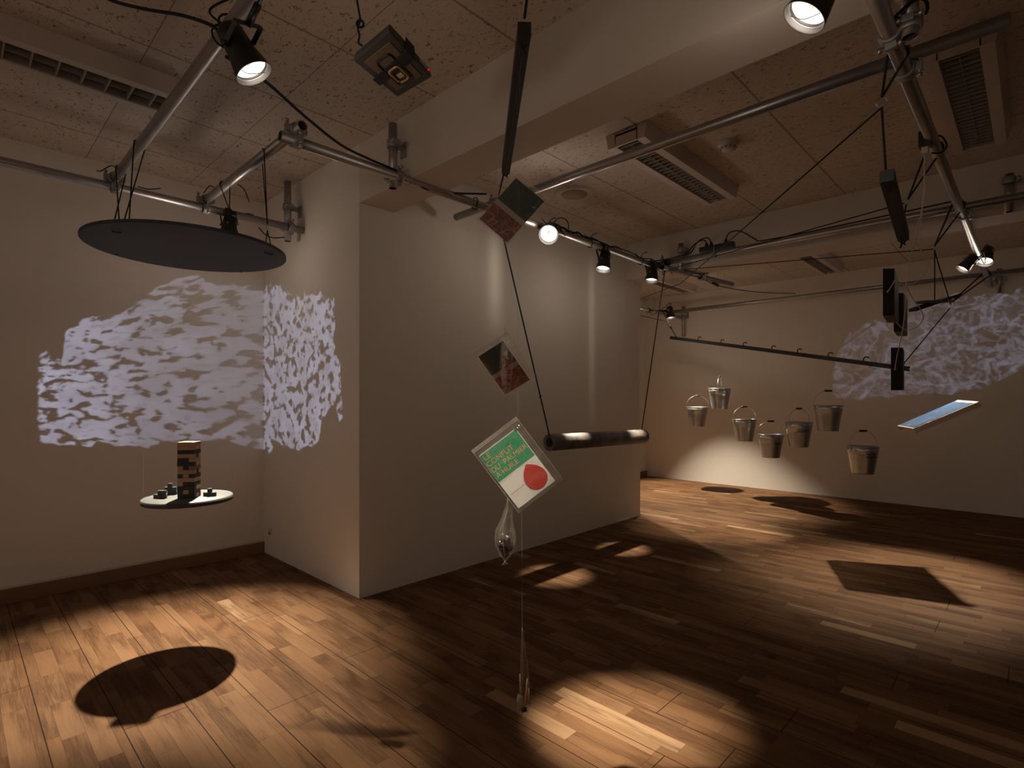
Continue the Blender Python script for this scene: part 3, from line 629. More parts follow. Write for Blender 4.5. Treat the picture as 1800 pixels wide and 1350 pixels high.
# power strip and its leads
ps = thing('power_strip', at(1250,437,4.72), 'black power strip tied on top of the pipe by the second beam', 'power strip')
MB().box(Vector((4.60, 1.98, ZH+.052)), (.055,.30,.045)).out('body', 'black', ps, .006)
for yy in (2.07, 2.03, 1.90): MB().cyl((4.60,yy,ZH+.075), (4.60,yy,ZH+.105), .017, .011, 12).out('plug', 'blackmat', ps)
MB().tube([Vector((4.60+.036*math.cos(a), 1.99, ZH+.022+.054*math.sin(a))) for a in [R_(x) for x in range(0,360,20)]], .0035, 6, closed=True).out('band', 'greylab', ps)
cord([(4.60,2.07,ZH+.105),(4.60,2.10,ZH+.14),(4.60,2.18,ZH+.12),(4.60,2.26,ZH+.05),(4.59,2.38,ZH+.032),(4.58,2.50,ZH+.03),(4.52,2.55,ZH+.02)], 'black lead from the power strip to the junction, upper', .005, sm=8, cat='cable', name='cable')
cord([(4.60,2.03,ZH+.105),(4.59,2.06,ZH+.15),(4.58,2.14,ZH+.13),(4.57,2.21,ZH+.04),(4.57,2.34,ZH+.03),(4.55,2.48,ZH+.0),(4.5,2.5,ZH-.06)], 'black lead from the power strip to the junction, lower', .005, sm=8, cat='cable', name='cable')
cord([(4.60,1.90,ZH+.105),(4.60,1.87,ZH+.155),(4.60,1.78,ZH+.15),(4.60,1.66,ZH+.06),(4.60,1.60,ZH+.035),(4.60,1.2,ZH+.033),(4.60,.6,ZH+.045),(4.60,.40,ZH+.05)], 'long black lead running right from the power strip along the pipe', .005, sm=8, cat='cable', name='cable')
# junction tangle beside the partition edge
for k in range(4):
    random.seed(20+k); c = Vector((4.60,2.47,ZL+.02))
    pts = [c + Vector((random.uniform(-.08,.06), random.uniform(-.06,.08), random.uniform(-.07,.08))) for _ in range(7)]
    cord(pts, ('black cable looped round the junction by the partition edge, innermost', 'black cable crossing the junction, with a drooping bend', 'black cord knotted over the junction clamp', 'black cord tail below the junction clamp')[k], .004, sm=6, cat='cable', name='cable')
# ------------------------------------------------------------------ tube hung on two cords
TL_ = Vector((2.955,2.485,.925)); TR_ = Vector((4.245,2.485,.905))
tb = thing('bark_tube', (TL_+TR_)/2, 'dark mottled tube hung level on two black cords', 'tube')
b = MB(); L = (TR_-TL_).length
b.lathe(TL_, TR_-TL_, [(0,.034),(0,.054),(.005,.060),(L-.005,.060),(L,.055),(L,.034)], 56, close=True); b.out('tube_body', 'stone', tb)
MB().lathe(TL_+X*.012, TR_-TL_, [(0,.010),(0,.034),(.008,.034),(.008,.010)], 32, close=True).out('end_ring', 'blackmat', tb)
pl = MB()
for k, (xx, ln) in enumerate(((4.06,.12),(4.02,.15))):
    a = R_(-12 + 14*k) ; 
    pl.box((xx, 2.485-.0602*math.cos(R_(10-14*k)), .908+.0602*math.sin(R_(10-14*k))), (ln,.0015,.003))
pl.out('pale_lettering_line', 'paper', tb)
JA = Vector((2.42,2.46,ZL-.02)); 
cord([JA, (TL_+X*.01+Z*.034)], 'long black cord from the clamp behind the topmost bag to the left tube end', .0048)
cord([Vector((4.60,2.47,ZL-.02)), TR_-X*.03+Z*.058], 'long black cord from the junction to the right end of the tube', .0048)
kp = JA.lerp(TL_+X*.01+Z*.034, .80)
tag(MB().tube([kp + Vector((math.cos(a*.9)*.006, math.sin(a*.9)*.006, (a-4)*.002)) for a in range(9)], .004, 6).out('cord_knot', 'cord'), 'small knot low down on the left cord of the tube', 'knot')
# ------------------------------------------------------------------ horizontal black bars seen from below
def bar(p0, p1, w, h, label, mats=('bar','barside'), grp='black timber bars hung on cords'):
    p0, p1 = Vector(p0), Vector(p1); a = (p1-p0); x, y, z = frame(a, Z)
    t = thing('timber_bar', (p0+p1)/2, label, 'bar', grp)
    MB().box((p0+p1)/2, (h, w, a.length), (x, y, z)).out('bar_body', mats[0], t, .0015)
    g = MB(); g.box((p0+p1)/2 - x*(h/2+.0004), (.0008, .003, a.length*.82), (x, y, z)); g.out('groove', 'grey' if mats[0] == 'bar' else 'black', t)
    k = MB()
    for p in (p0 + z*.04, p1 - z*.02): k.tube([p - x*(h/2+.004) + y*.010, p - x*(h/2+.016), p - x*(h/2+.004) - y*.010], .004, 6, 4); k.tube([p - x*(h/2+.012), p - x*(h/2+.02) + y*.008 + z*.012], .003, 6)
    k.out('cord_knot', 'cord', t)
    return t
bar(at(922,50,1.60), at(889,299,2.68), .040, .040, 'long black square bar hung level above the topmost bag')
cord([at(922,42,1.63)+Z*.018, at(926,0,1.64), at(930,-220,1.66)], 'black cord rising out of the top edge from the near end of the long bar', .0045)
cord([at(886,303,2.66), at(877,342,3.2), Vector((2.40,2.44,ZL+.02))], 'black cord from the far end of the long bar to the pipe behind it', .0045)
bar(at(1559,309,1.90), at(1588,416,2.45), .042, .042, 'shorter black square bar hung below the near right pipe', ('disc','barside'))
R1 = at(1550,180,1.96)
ring(R1, .018, 'steel ring below the near right clamp', RT*.3+FW)
loop((2.30,.345,ZL), X, R1+Z*.018, 'black cord loop from the near right pipe to its steel ring', r=.0045, spread=.02)
cord([R1-Z*.018, at(1557,298,1.93)], 'black cord from the near steel ring down to the shorter bar', .0038)
k2 = at(1588,415,2.42); cord([k2, at(1586,425,2.42), at(1583,436,2.42)], 'knotted cord end under the far end of the shorter bar', .004)
P2 = at(1197,498,5.3)
cord([R1-Z*.018, P2], 'long slanting black cord from the near steel ring to the pipe stub', .0035)
cord([P2, at(1124,526,6.2)], 'thin cord continuing left behind the partition edge', .003)
R2 = at(1593,354,2.95); ring(R2, .017, 'steel ring on the second cord loop of the right pipe', RT*.5+FW)
loop((3.28,.345,ZL), X, R2+Z*.012+RT*.01, 'second black cord loop from the right pipe to its steel ring', r=.0048, spread=.04)
JJ = Vector((4.58,2.44,ZL-.02))
cord([R2-Z*.01-RT*.012, JJ], 'black cord from the second steel ring across to the junction', .0035)
cord([R2-Z*.017, at(1588,384,2.95), at(1588,398,2.95)], 'short black cord hanging from the second steel ring', .0038)
R3 = at(1643,436,3.75); ring(R3, .014, 'steel ring on the third cord loop of the right pipe', RT*.5+FW)
loop((4.36,.345,ZL), X, R3+Z*.014, 'third black cord loop from the right pipe to its steel ring', r=.0052, spread=.05)
cord([R3-Z*.008-RT*.01, JJ-Z*.01], 'nearly level black cord from the third ring to the junction', .0032)
R4 = at(1670,537,5.2); ring(R4, .022, 'pale steel ring at the lower end of the far cord loop', RT*.8+FW, th=.003)
loop((7.0,.345,ZL), X, R4+Z*.02, 'far black cord loop from the end of the right pipe', r=.0065, spread=.08)
# crossed boards
cb = thing('crossed_boards', at(1645,531,3.8), 'two crossed black boards hung below the third ring', 'board sculpture')
pA, pB = at(1604,545,3.62), at(1684,518,4.0); a = pB-pA; x, y, z = frame(a, Z)
MB().box((pA+pB)/2, (.022,.045,a.length), (x,y,z)).out('long_board', 'disc', cb, .001)
pC, pD = at(1621,530,3.62), at(1667,529,4.02); a = pD-pC; x, y, z = frame(a, Z)
MB().box((pC+pD)/2 - Z*.004, (.018,.075,a.length), (x,y,z)).out('short_board', 'black', cb, .001)
cord([R3-Z*.014, at(1643,460,3.75), at(1643,527,3.76)], 'left cord from the third ring down to the crossed boards', .0035)
cord([at(1643,440,3.75), at(1646,452,3.75), at(1671,535,3.85)], 'right slanting cord from the third ring past the crossed boards', .0035)
tag(MB().cyl(at(1667,525,3.85), at(1671,534,3.85), .006).out('white_toggle', 'paper'), 'small white toggle on the slanting cord by the crossed boards', 'toggle')
# three upright boxes
def slab(fr, d1, bk, d2, label, pin):
    (x0, x1, y0, y1), (X0_, X1_, Y0_, Y1_) = fr, bk
    t = thing('speaker_box', at((x0+x1)/2, (y0+y1)/2, d1), label, 'box', 'narrow dark boxes hung in a column')
    b = MB(); b.hexa([at(x0,y1,d1), at(x1,y1,d1), at(X1_,Y1_,d2), at(X0_,Y1_,d2)], [at(x0,y0,d1), at(x1,y0,d1), at(X1_,Y0_,d2), at(X0_,Y0_,d2)]); b.out('casing', 'barside', t)
    g = MB(); e = .0035*0
    g.hexa([at(x0+.3,y1-.5,d1-.004), at(x1-.3,y1-.5,d1-.004), at(x1-.3,y1-.5,d1), at(x0+.3,y1-.5,d1)], [at(x0+.3,y0+.5,d1-.004), at(x1-.3,y0+.5,d1-.004), at(x1-.3,y0+.5,d1), at(x0+.3,y0+.5,d1)]); g.out('front_board', 'bar', t)
    if pin: MB().cyl(at(pin[0],pin[1],d1-.012), at(pin[0]+1.5,pin[1]-2,d1-.003), .004, seg=10).out('plug_pin', 'wire', t)
    top = at((x0+x1)/2+3, y0, (d1+d2)/2); top2 = Vector((top.x, top.y, CEIL))
    tag(MB().tube([top, top2], .0005, 5).out('nylon_line', 'nylon'), 'fine line holding the ' + label.split(',')[0], 'line')
    return t
slab((1552,1572.5,472,555), 2.5, (1560,1579.5,491,567), 2.775, 'upper dark upright box, the largest of the column', (1560,513))
slab((1571,1588.5,515,583), 3.05, (1577.5,1595,526.7,590.7), 3.24, 'middle dark upright box, partly behind the upper one', None)
slab((1566,1587,611,686), 2.8, (1570,1589.5,617,685), 3.0, 'lowest dark upright box, in front of the bucket rail end', (1573,650))
# white flex
ad = thing('power_adapter', at(1627,247,2.52), 'black power adapter tied under the right pipe with white flex', 'adapter')
MB().box(at(1627,245,2.50), (.045,.05,.075)).out('case', 'black', ad, .004)
MB().box(at(1626,262,2.50), (.026,.026,.045)).out('plug', 'wire', ad, .003)
cord([at(1640,238,2.5), at(1655,240,2.5), at(1664,255,2.5), at(1655,268,2.5), at(1638,269,2.5)], 'black loop of flex beside the power adapter', .004, sm=6, cat='cable', name='cable')
F1 = [at(1626,270,2.5), at(1624,310,2.5), at(1626,335,2.5), at(1618,380,2.5), at(1612,400,2.5), at(1609,426,2.5), at(1600,450,2.48), at(1594,485,2.46), at(1593,515,2.46), at(1591,545,2.5), at(1585,590,2.6), at(1577,625,2.72), at(1573,650,2.78)]
F2 = [at(1624,270,2.51), at(1626,310,2.51), at(1622,345,2.51), at(1620,385,2.51), at(1610,424,2.51), at(1617,437,2.51), at(1628,455,2.52), at(1630,472,2.53), at(1618,490,2.55), at(1602,500,2.56), at(1590,501,2.57), at(1578,496,2.6)]
F3 = [at(1594,503,2.46), at(1603,522,2.5), at(1617,542,2.55), at(1623,558,2.6), at(1616,571,2.65), at(1602,579,2.68), at(1588,578,2.7), at(1576,567,2.62)]
cord(F1, 'white flex looping down to the lowest dark box', .0021, 'wire', sm=8, cat='cable', name='flex')
cord(F2, 'white flex looping out to the side of the upper dark box', .0021, 'wire', sm=8, cat='cable', name='flex')
cord(F3, 'white flex loop hanging under the upper dark box', .0021, 'wire', sm=8, cat='cable', name='flex')
cord([at(1573,492,2.49), at(1569,500,2.488), at(1561,512,2.488)], 'short white flex plugged into the front of the upper dark box', .0024, 'wire', sm=4, cat='cable', name='flex')
# ------------------------------------------------------------------ projector
pc = [(-.557,1.898), (-.3926,1.7395), (-.2935,1.996), (-.45,2.131)]
def pj(s, t, up=0.):
    """s: along left->top, t: along top->right, on the underside"""
    L_, T_, R__, B_ = [Vector((0,0,H+1.18)) + RT*r + FW*d for r, d in pc]
    return (L_*(1-s) + T_*s)*(1-t) + (B_*(1-s) + R__*s)*t + Z*up
pr_ = thing('projector', pj(.5,.5), 'small dark projector hung level from the ceiling, vents downward', 'projector')
MB().hexa([pj(0,0),pj(1,0),pj(1,1),pj(0,1)], [pj(.03,.03,.032),pj(.97,.03,.032),pj(.97,.97,.032),pj(.03,.97,.032)]).out('casing', 'grey', pr_, .006)
MB().hexa([pj(.14,.12,-.002),pj(.86,.12,-.002),pj(.86,.88,-.002),pj(.14,.88,-.002)], [pj(.17,.13,.004),pj(.83,.13,.004),pj(.83,.87,.004),pj(.17,.87,.004)]).out('vent_panel', 'vent', pr_, .004)
def rr(s0, s1, t0, t1, dz):
    pts = []
    for (cs, ct, a0) in ((s1-.06,t1-.06,0),(s0+.06,t1-.06,90),(s0+.06,t0+.06,180),(s1-.06,t0+.06,270)):
        for k in range(5): a = R_(a0+k*22.5); pts.append(pj(cs+.06*math.cos(a), ct+.06*math.sin(a), dz))
    return pts
v_ = MB(); v_.tube(rr(.32,.68,.24,.80,-.004), .0035, 6, closed=True); v_.out('vent_ridge', 'black', pr_)
v_ = MB(); v_.tube(rr(.37,.63,.48,.77,-.003), .006, 6, closed=True); v_.out('lens_ring', 'ventgold', pr_)
v_ = MB(); v_.tube(rr(.41,.59,.52,.73,-.005), .0025, 6, closed=True); v_.out('lens_gasket', 'black', pr_)
MB().hexa([pj(.43,.62,-.004),pj(.57,.62,-.004),pj(.57,.70,-.004),pj(.43,.70,-.004)], [pj(.43,.62,.001),pj(.57,.62,.001),pj(.57,.70,.001),pj(.43,.70,.001)]).out('sticker', 'cream', pr_)
MB().hexa([pj(-.02,.44,-.006),pj(1.02,.36,-.006),pj(1.02,.54,-.006),pj(-.02,.60,-.006)], [pj(-.02,.44,-.002),pj(1.02,.36,-.002),pj(1.02,.54,-.002),pj(-.02,.60,-.002)]).out('strap', 'blackmat', pr_)
MB().hexa([pj(1.01,.35,-.006),pj(1.03,.35,-.006),pj(1.03,.54,-.006),pj(1.01,.54,-.006)], [pj(.99,.35,.036),pj(1.01,.35,.036),pj(1.01,.54,.036),pj(.99,.54,.036)]).out('strap_side', 'blackmat', pr_)
MB().hexa([pj(1.0,.66,.006),pj(1.015,.66,.006),pj(1.015,.86,.006),pj(1.0,.86,.006)], [pj(.99,.66,.02),pj(1.005,.66,.02),pj(1.005,.86,.02),pj(.99,.86,.02)]).out('port_plate', 'greylab', pr_)
MB().cyl(pj(.985,.90,.012), pj(1.015,.90,.012), .004, seg=10).out('status_light', 'led', pr_)
cord([pj(.25,.02,.03), at(630,75,1.86), at(632,62,1.85), at(629,50,1.84), at(633,34,1.84), at(630,15,1.84), at(627,-8,1.84), at(620,-100,1.86), at(618,-104,1.87)], 'knotted black cord from the projector up to the ceiling', .0035, sm=6)
tag(MB().tube([at(633,42,1.84)+(RT*math.cos(a)+Z*math.sin(a))*.012 for a in [k*.6 for k in range(11)]], .004, 6, closed=True).out('cord_loop', 'cord'), 'small black loop tied in the projector cord', 'loop')
for s_, t_ in ((1,.0), (1,1)):
    tag(MB().tube([pj(s_*.96,.02+t_*.94,.03), Vector((pj(s_,t_).x, pj(s_,t_).y, CEIL))], .0005, 5).out('nylon_line', 'nylon'), ('thin line from the near corner of the projector to the ceiling', 'thin line from the far corner of the projector to the ceiling')[int(t_)], 'line')
# ------------------------------------------------------------------ lower platform and block tower
PCN = at(331, 872, 2.76); ZT = PCN.z; PR = .203
pf = thing('round_platform', PCN, 'small round pale board floating under the black disc, carrying the block tower', 'platform')
MB().lathe((PCN.x,PCN.y,ZT-.004), Z, [(0,0),(0,PR),(.001,PR-.001),(.004,PR-.005),(.004,0)], 80).out('top_face', 'plat', pf)
MB().lathe((PCN.x,PCN.y,ZT-.026), Z, [(0,0),(0,PR-.003),(.003,PR),(.0215,PR),(.0215,0)], 80).out('edge_band', 'platedge', pf)
cA = at(341.5, 874, 2.705); cA.z = ZT + .0003
e1 = (-RT*.0779 - FW*.0121).normalized(); e2 = (-RT*.0121 + FW*.0779); e2 = (e2 - e1*e2.dot(e1)).normalized()
BW, BH = .0788, .0199
fr = ['LLL','l','DDD','l','DDL','d','LDR','l','DLD','l','LDD','d','DLD','d']     # front face, top layer first; bottom row's black paints the shade there
sd2 = ['L','DLL','l','DDD','p','DLP','d','LDD','p','DDP','d','DDP','p','DPP']
kd = {'L':'wood_l','l':'wood_l','D':'wood_d','d':'wood_d','R':'wood_r','P':'wood_p','p':'wood_p'}
nm = {'wood_l':'tan','wood_d':'black','wood_r':'reddish','wood_p':'pale'}
N = len(fr)
for i in range(N):
    z0 = ZT + .0004 + (N-1-i)*BH; f_, g_ = fr[i], sd2[i]; lay = N-i
    jx = random.uniform(-.001,.001)
    for k in range(3):
        if len(f_) == 3:      # ends face the camera: blocks run into depth (e2), placed along e1
            m_ = kd[f_[2-k]] ; c = cA + e1*(BW/3*(k+.5)) + e2*(BW/2+jx)
            size = (BW/3-.0006, BW, BH-.0004)
        else:
            m_ = kd[f_] if k == 0 else kd[(g_ + 'DLD')[k]] if False else (kd[f_] if k == 0 else random.choice(['wood_l','wood_d','wood_p']))
            c = cA + e2*(BW/3*(k+.5)) + e1*(BW/2+jx); size = (BW, BW/3-.0006, BH-.0004)
        c = Vector((c.x, c.y, z0 + BH/2))
        o = MB().box(c, size, (e1, e2, Z)).out('wooden_block', m_, bevel=.0007)
        pos = (('right','middle','left')[k] if len(f_) == 3 else ('front','middle','back')[k])
        tag(o, '%s block in the tower, %s, %s one' % (nm[m_], 'top row' if lay == N else 'row %d from the bottom' % lay, pos), 'wooden block', 'blocks of the tower')
def cubes(u, v, d, spec, where):
    c0 = at(u, v, d)
    for (i, j, k, w) in spec:
        p = c0 + RT*i*.021 + FW*j*.021; p = Vector((p.x, p.y, ZT + .0003 + (k+.5)*.0195))
        tag(MB().box(p, (w, .0195, .0192), (RT*math.cos(.3)+FW*math.sin(.3), FW*math.cos(.3)-RT*math.sin(.3), Z)).out('small_cube', 'cube', bevel=.0008),
            'little cube %s, %s' % (where, {(0,0):'front of the lowest row',(1,0):'right end of the lowest row',(-1,0):'left end of the lowest row',(0,1):'in the second row',(0,2):'topmost',(.9,1):'right of the second row',(-.9,1):'left of the second row'}[(i,k)]), 'cube', 'dark cubes on the platform')
cubes(282, 875, 2.70, [(-1,0,0,.0195),(0,-.3,0,.0195),(1,0,0,.0195),(0,0,1,.0195),(.9,0,1,.0195)], 'in the nearest stack left of the tower')
cubes(299, 868, 2.80, [(0,0,0,.0195),(1,.3,0,.0195),(0,0,1,.0195),(-.9,.3,1,.0195),(.9,.3,1,.0195),(0,0,2,.0195)], 'in the tallest stack by the tower')
cubes(369, 869, 2.76, [(-1,0,0,.0195),(0,-.3,0,.0195),(1,0,0,.0195),(0,0,1,.0195)], 'in the stack right of the tower')
for (u, v, d, lab) in ((322,779,2.73,'fine line rising from the block tower to the black disc'), (409,866,2.78,'fine line from the right rim of the platform to the black disc'), (252,878,2.7,'fine line from the left rim of the platform to the black disc')):
    p = at(u, v, d); tag(MB().tube([p, Vector((p.x, p.y, DC.z - .01))], .0005, 5).out('nylon_line', 'nylon'), lab, 'line')
# ------------------------------------------------------------------ bags with printed cards
def pagebasis(TL, TR, BL):
    ex = (TR-TL); w = ex.length; ex /= w; ey = (BL-TL); ey = (ey - ex*ey.dot(ex)); h = ey.length; ey /= h
    n = ex.cross(ey).normalized()
    if n.dot(Vector((0,0,H)) - TL) < 0: n = -n
    return ex, ey, n, w, h
def flat(b, O, ex, ey, n, x0, x1, y0, y1, off, th=.0004):
    b.hexa([O+ex*x0+ey*y0+n*off, O+ex*x1+ey*y0+n*off, O+ex*x1+ey*y1+n*off, O+ex*x0+ey*y1+n*off],
           [O+ex*x0+ey*y0+n*(off+th), O+ex*x1+ey*y0+n*(off+th), O+ex*x1+ey*y1+n*(off+th), O+ex*x0+ey*y1+n*(off+th)])
def sheetbag(TL, TR, BL, mx0, mx1, my0, my1, label, seed):
    ex, ey, n, w, h = pagebasis(TL, TR, BL); O = TL
    t = thing('zip_bag', TL + (TR-TL)/2 + (BL-TL)/2, label, 'plastic bag', 'clear zip bags hung in a column')
    x0, x1, y0, y1 = -mx0, w+mx1, -my0, h+my1; gx, gy = 14, 18
    b = MB(); G = {}
    for s in (1, -1):
        for i in range(gx+1):
            for j in range(gy+1):
                u, v = i/gx, j/gy; e = min(u, 1-u, v, 1-v)*6; bul = min(1, e)*.0045
                wv = noise.noise(Vector((u*5+seed, v*6, s*3.)))*.003*min(1, e)
                G[s,i,j] = b.bm.verts.new(O + ex*(x0+(x1-x0)*u) + ey*(y0+(y1-y0)*v) + n*(s*(bul) + wv + .0002*s))
        for i in range(gx):
            for j in range(gy): b._f([G[s,i,j], G[s,i+1,j], G[s,i+1,j+1], G[s,i,j+1]], True)
    b.out('bag_film', 'plastic', t)
    z_ = MB()
    for k in (.004, .009): flat(z_, O, ex, ey, n, x0, x1, y0+k, y0+k+.0022, .001, .0018)
    flat(z_, O, ex, ey, n, x0, x1, y0-.0005, y0+.0012, .0, .001); z_.out('zip_seal', 'zip', t)
    ed = MB(); flat(ed, O, ex, ey, n, x0-.0008, x0+.0006, y0, y1, -.0004, .0012); flat(ed, O, ex, ey, n, x1-.0006, x1+.0008, y0, y1, -.0004, .0012); ed.out('welded_edge', 'zip', t)
    return t, (ex, ey, n, w, h)
def card(name, TL, TR, BL, label, parts, basemat='paper', group='printed cards in the bags'):
    ex, ey, n, w, h = pagebasis(TL, TR, BL)
    t = thing(name, TL + (TR-TL)/2 + (BL-TL)/2, label, 'printed card', group)
    b = MB(); flat(b, TL, ex, ey, n, 0, w, 0, h, -.0006, .001); b.out('sheet', basemat, t)
    for (pn, m_, x0, x1, y0, y1) in parts:
        b = MB(); flat(b, TL, ex, ey, n, w*x0, w*x1, h*y0, h*y1, .0005, .0002); b.out(pn, m_, t)
    return t, (ex, ey, n, w, h)
def text(s, size, O, ex, up, n, m_, parent, name='lettering', width=None):
    cu = bpy.data.curves.new('t', 'FONT'); cu.body = s; cu.size = 1; cu.extrude = .0; ob = bpy.data.objects.new('t', cu); COL.objects.link(ob)
    bpy.context.view_layer.update(); dg = bpy.context.evaluated_depsgraph_get(); me = bpy.data.meshes.new_from_object(ob.evaluated_get(dg)); bpy.data.objects.remove(ob)
    xs = [v.co.x for v in me.vertices]; ys = [v.co.y for v in me.vertices]; sx = size if not width else width/(max(xs)-min(xs)); x_0 = min(xs)
    hh = max(ys)
    for v in me.vertices:
        v.co = O + ex*((v.co.x-x_0)*sx) + up*(v.co.y*size) + n*.0
    bm = bmesh.new(); bm.from_mesh(me); mb = MB(); mb.bm.free(); mb.bm = bm
    return mb.out(name, m_, parent)
# lowest card with the title
D3 = 1.77
TL3, TR3, BL3 = at(841.5,802,D3), at(906,753,D3), at(914,892,D3)
c3, (ex, ey, n, w, h) = card('title_card', TL3, TR3, BL3, 'green and white title card with a red drop, in the lowest zip bag', [('green_panel','green',.012,.988,.012,.5)])
px = w/81
for s_, x_, y_, wd, nm_ in (('LE',4.6,13.9,13.5,'lettering'),('CONFLIT',2.2,26.4,56,'lettering'),('DU  PALMIER',3,39.4,75.5,'lettering'),('\u00c0 HUILE',3.9,51.6,46,'lettering')):
    text(s_, .0245, TL3 + ex*x_*px + ey*y_*px + n*.0009, ex, -ey, n, 'pink', c3, nm_, width=wd*px)
dp = MB(); pts = []
for k in range(33):
    a = math.pi*k/32; pts.append((57.5+20.5*math.cos(a), 91+20.5*math.sin(a)))
for k in range(1, 14):
    q_ = k/14; pts.append(((1-q_)**2*37+2*q_*(1-q_)*38+q_*q_*57.5, (1-q_)**2*91+2*q_*(1-q_)*74+q_*q_*61.5))
for k in range(0, 14):
    q_ = 1-k/14; pts.append(((1-q_)**2*78+2*q_*(1-q_)*77+q_*q_*57.5, (1-q_)**2*91+2*q_*(1-q_)*74+q_*q_*61.5))
pts = [TL3 + ex*x_*px + ey*y_*px + n*.0008 for x_, y_ in pts]
dp.prism(pts, n*.0002); dp.out('red_drop', 'red', c3)
text('L\u2019accaparement des terres', .0035, TL3 + ex*5*px + ey*88.5*px + n*.0009, ex, -ey, n, 'red', c3, 'small_lettering', width=31*px) if False else None
b = MB()
for k in range(15): flat(b, TL3, ex, ey, n, (5+k*2)*px, (6.3+k*2)*px, (87.2+(k%3)*.3)*px, 88.4*px, .0006, .0002)
b.out('small_lettering', 'red', c3)
g3, _ = sheetbag(TL3, TR3, BL3, .0075, .024, .029, .012, 'lowest zip bag of the column, around the title card', 1)
gc = TL3 + ex*(86)*px + ey*(.5)*px
gr = MB(); gr.lathe(gc, n, [(0,.0025),(.003,.0028),(.003,.0062),(0,.0065)], 24, close=True); gr.out('grommet', 'steel', g3)
# middle card
TL2, TR2, BL2 = at(841,627,2.47), at(884,599,2.40), at(890,692,2.50)
card('map_card', TL2, TR2, BL2, 'dark green and red card in the middle zip bag, tilted to the left', [('dark_panel','dgreen',.0,1,.0,.5),('red_panel','mapred',0,1,.60,1)], 'greyp')
sheetbag(TL2, TR2, BL2, .010, .038, .024, .006, 'middle zip bag of the column, glinting, left of the tube cord', 5)
TL1, TR1, BL1 = at(907,313,2.05), at(957,354,2.03), at(844,386,2.05)
c1, (ex1, ey1, n1, w1, h1) = card('map_card', TL1, TR1, BL1, 'dark green and red map card in the topmost zip bag, under the long bar', [('dark_panel','dgreen',.0,1,.0,.5),('red_panel','mapred',0,1,.60,1),('grey_label','greyp',.30,.62,.70,.84)], 'greyp')
m1 = MB(); rnd = random.Random(3)
for k in range(9):
    p = TL1 + ex1*w1*rnd.uniform(.1,.9) + ey1*h1*rnd.uniform(.64,.96) + n1*.0008
    m1.tube([p, p + ex1*rnd.uniform(-.02,.02) + ey1*rnd.uniform(-.015,.015), p + ex1*rnd.uniform(-.03,.03)], .0005, 4)
m1.out('map_lines', 'pink', c1)
sheetbag(TL1, TR1, BL1, .006, .006, .020, .008, 'topmost zip bag of the column, in front of the pipe clamp', 9)
# twisted film pouches
def pouch(path, prof, label, seed, name='film_pouch'):
    t = thing(name, path[0], label, 'plastic pouch', 'twisted clear pouches')
    P = cr([Vector(p) for p in path], 8); b = MB(); n_ = len(P); S_ = 20; rings = []
    for i, p in enumerate(P):
        q = i/(n_-1)*(len(prof)-1); k = min(int(q), len(prof)-2); r = prof[k]*(1-(q-k)) + prof[k+1]*(q-k)
        rings.append([b.bm.verts.new(p + (RT*math.cos(2*math.pi*a/S_) + FW*.6*math.sin(2*math.pi*a/S_))*r*(1+.28*noise.noise(Vector((math.cos(2*math.pi*a/S_)*2.2, math.sin(2*math.pi*a/S_)*2.2, i*.12+seed))))) for a in range(S_)])
    for A, B in zip(rings, rings[1:]):
        for a in range(S_): b._f([A[a], A[(a+1)%S_], B[(a+1)%S_], B[a]], True)
    b.out('film', 'plastic', t)
    f = MB()
    for k in range(3):
        a = k*2.1+seed; f.tube([p + (RT*math.cos(a+i*.02) + FW*.6*math.sin(a+i*.02))*.9*(prof[min(int(i/(n_-1)*(len(prof)-1)), len(prof)-1)]) for i, p in enumerate(P)][::2], .0006, 4)
    f.out('crease', 'zip', t)
    tl = MB(); 
    for k in range(3): tl.tube([P[-1], P[-1] - Z*.006 + RT*.004*(k-1), P[-1] - Z*.013 + RT*.009*(k-1) + FW*.003*k], .0008, 4)
    tl.out('tied_end', 'zip', t)
    return t
pouch([at(888,576,2.30), at(889,600,2.30), at(890,640,2.30), at(890,675,2.30), at(890,700,2.30)], [.001,.017,.026,.029,.025,.014,.0015], 'narrow twisted pouch of red jelly over the middle zip bag', 2)
rj = random.Random(5)
def blob(c, r, seed, m_, name, label, cat, sx=1., sz=1., grp=None):
    b = MB(); g = 10
    for i in range(g+1): pass
    bm = b.bm; bmesh.ops.create_icosphere(bm, subdivisions=3, radius=1)
    for v in bm.verts:
        k = 1 + .35*noise.noise(v.co*1.6 + Vector((seed,0,0))); v.co = Vector(c) + (RT*v.co.x*sx + FW*v.co.y*.7 + Z*v.co.z*sz)*r*k
    for f in bm.faces: f.smooth = True
    return tag(b.out(name, m_), label, cat, grp)
for k, (u, v, r) in enumerate(((889,622,.009),(891,634,.013),(888,645,.015),(893,652,.013),(888,662,.011),(892,668,.010),(889,678,.007))):
    blob(at(u,v,2.30), r, k*3, 'jelly' if k else 'shell', 'jelly_piece' if k else 'golden_bead', ('golden bead at the top of the jelly pouch','uppermost red jelly piece in the pouch','large red jelly piece at the left of the pouch','red jelly piece at the right of the pouch','red jelly piece low at the left of the pouch','red jelly piece low at the right of the pouch','smallest red jelly piece at the tip of the pouch')[k], 'jelly', 1.0, 1.1, 'jelly pieces in the pouch')
pouch([at(892,876,1.78), at(894,895,1.78), at(889,925,1.78), at(888,952,1.78), at(888,975,1.78), at(888,986,1.78)], [.001,.007,.014,.020,.029,.033,.031,.022,.008,.001], 'clear pouch of dark dried fruit tied under the title card', 4)
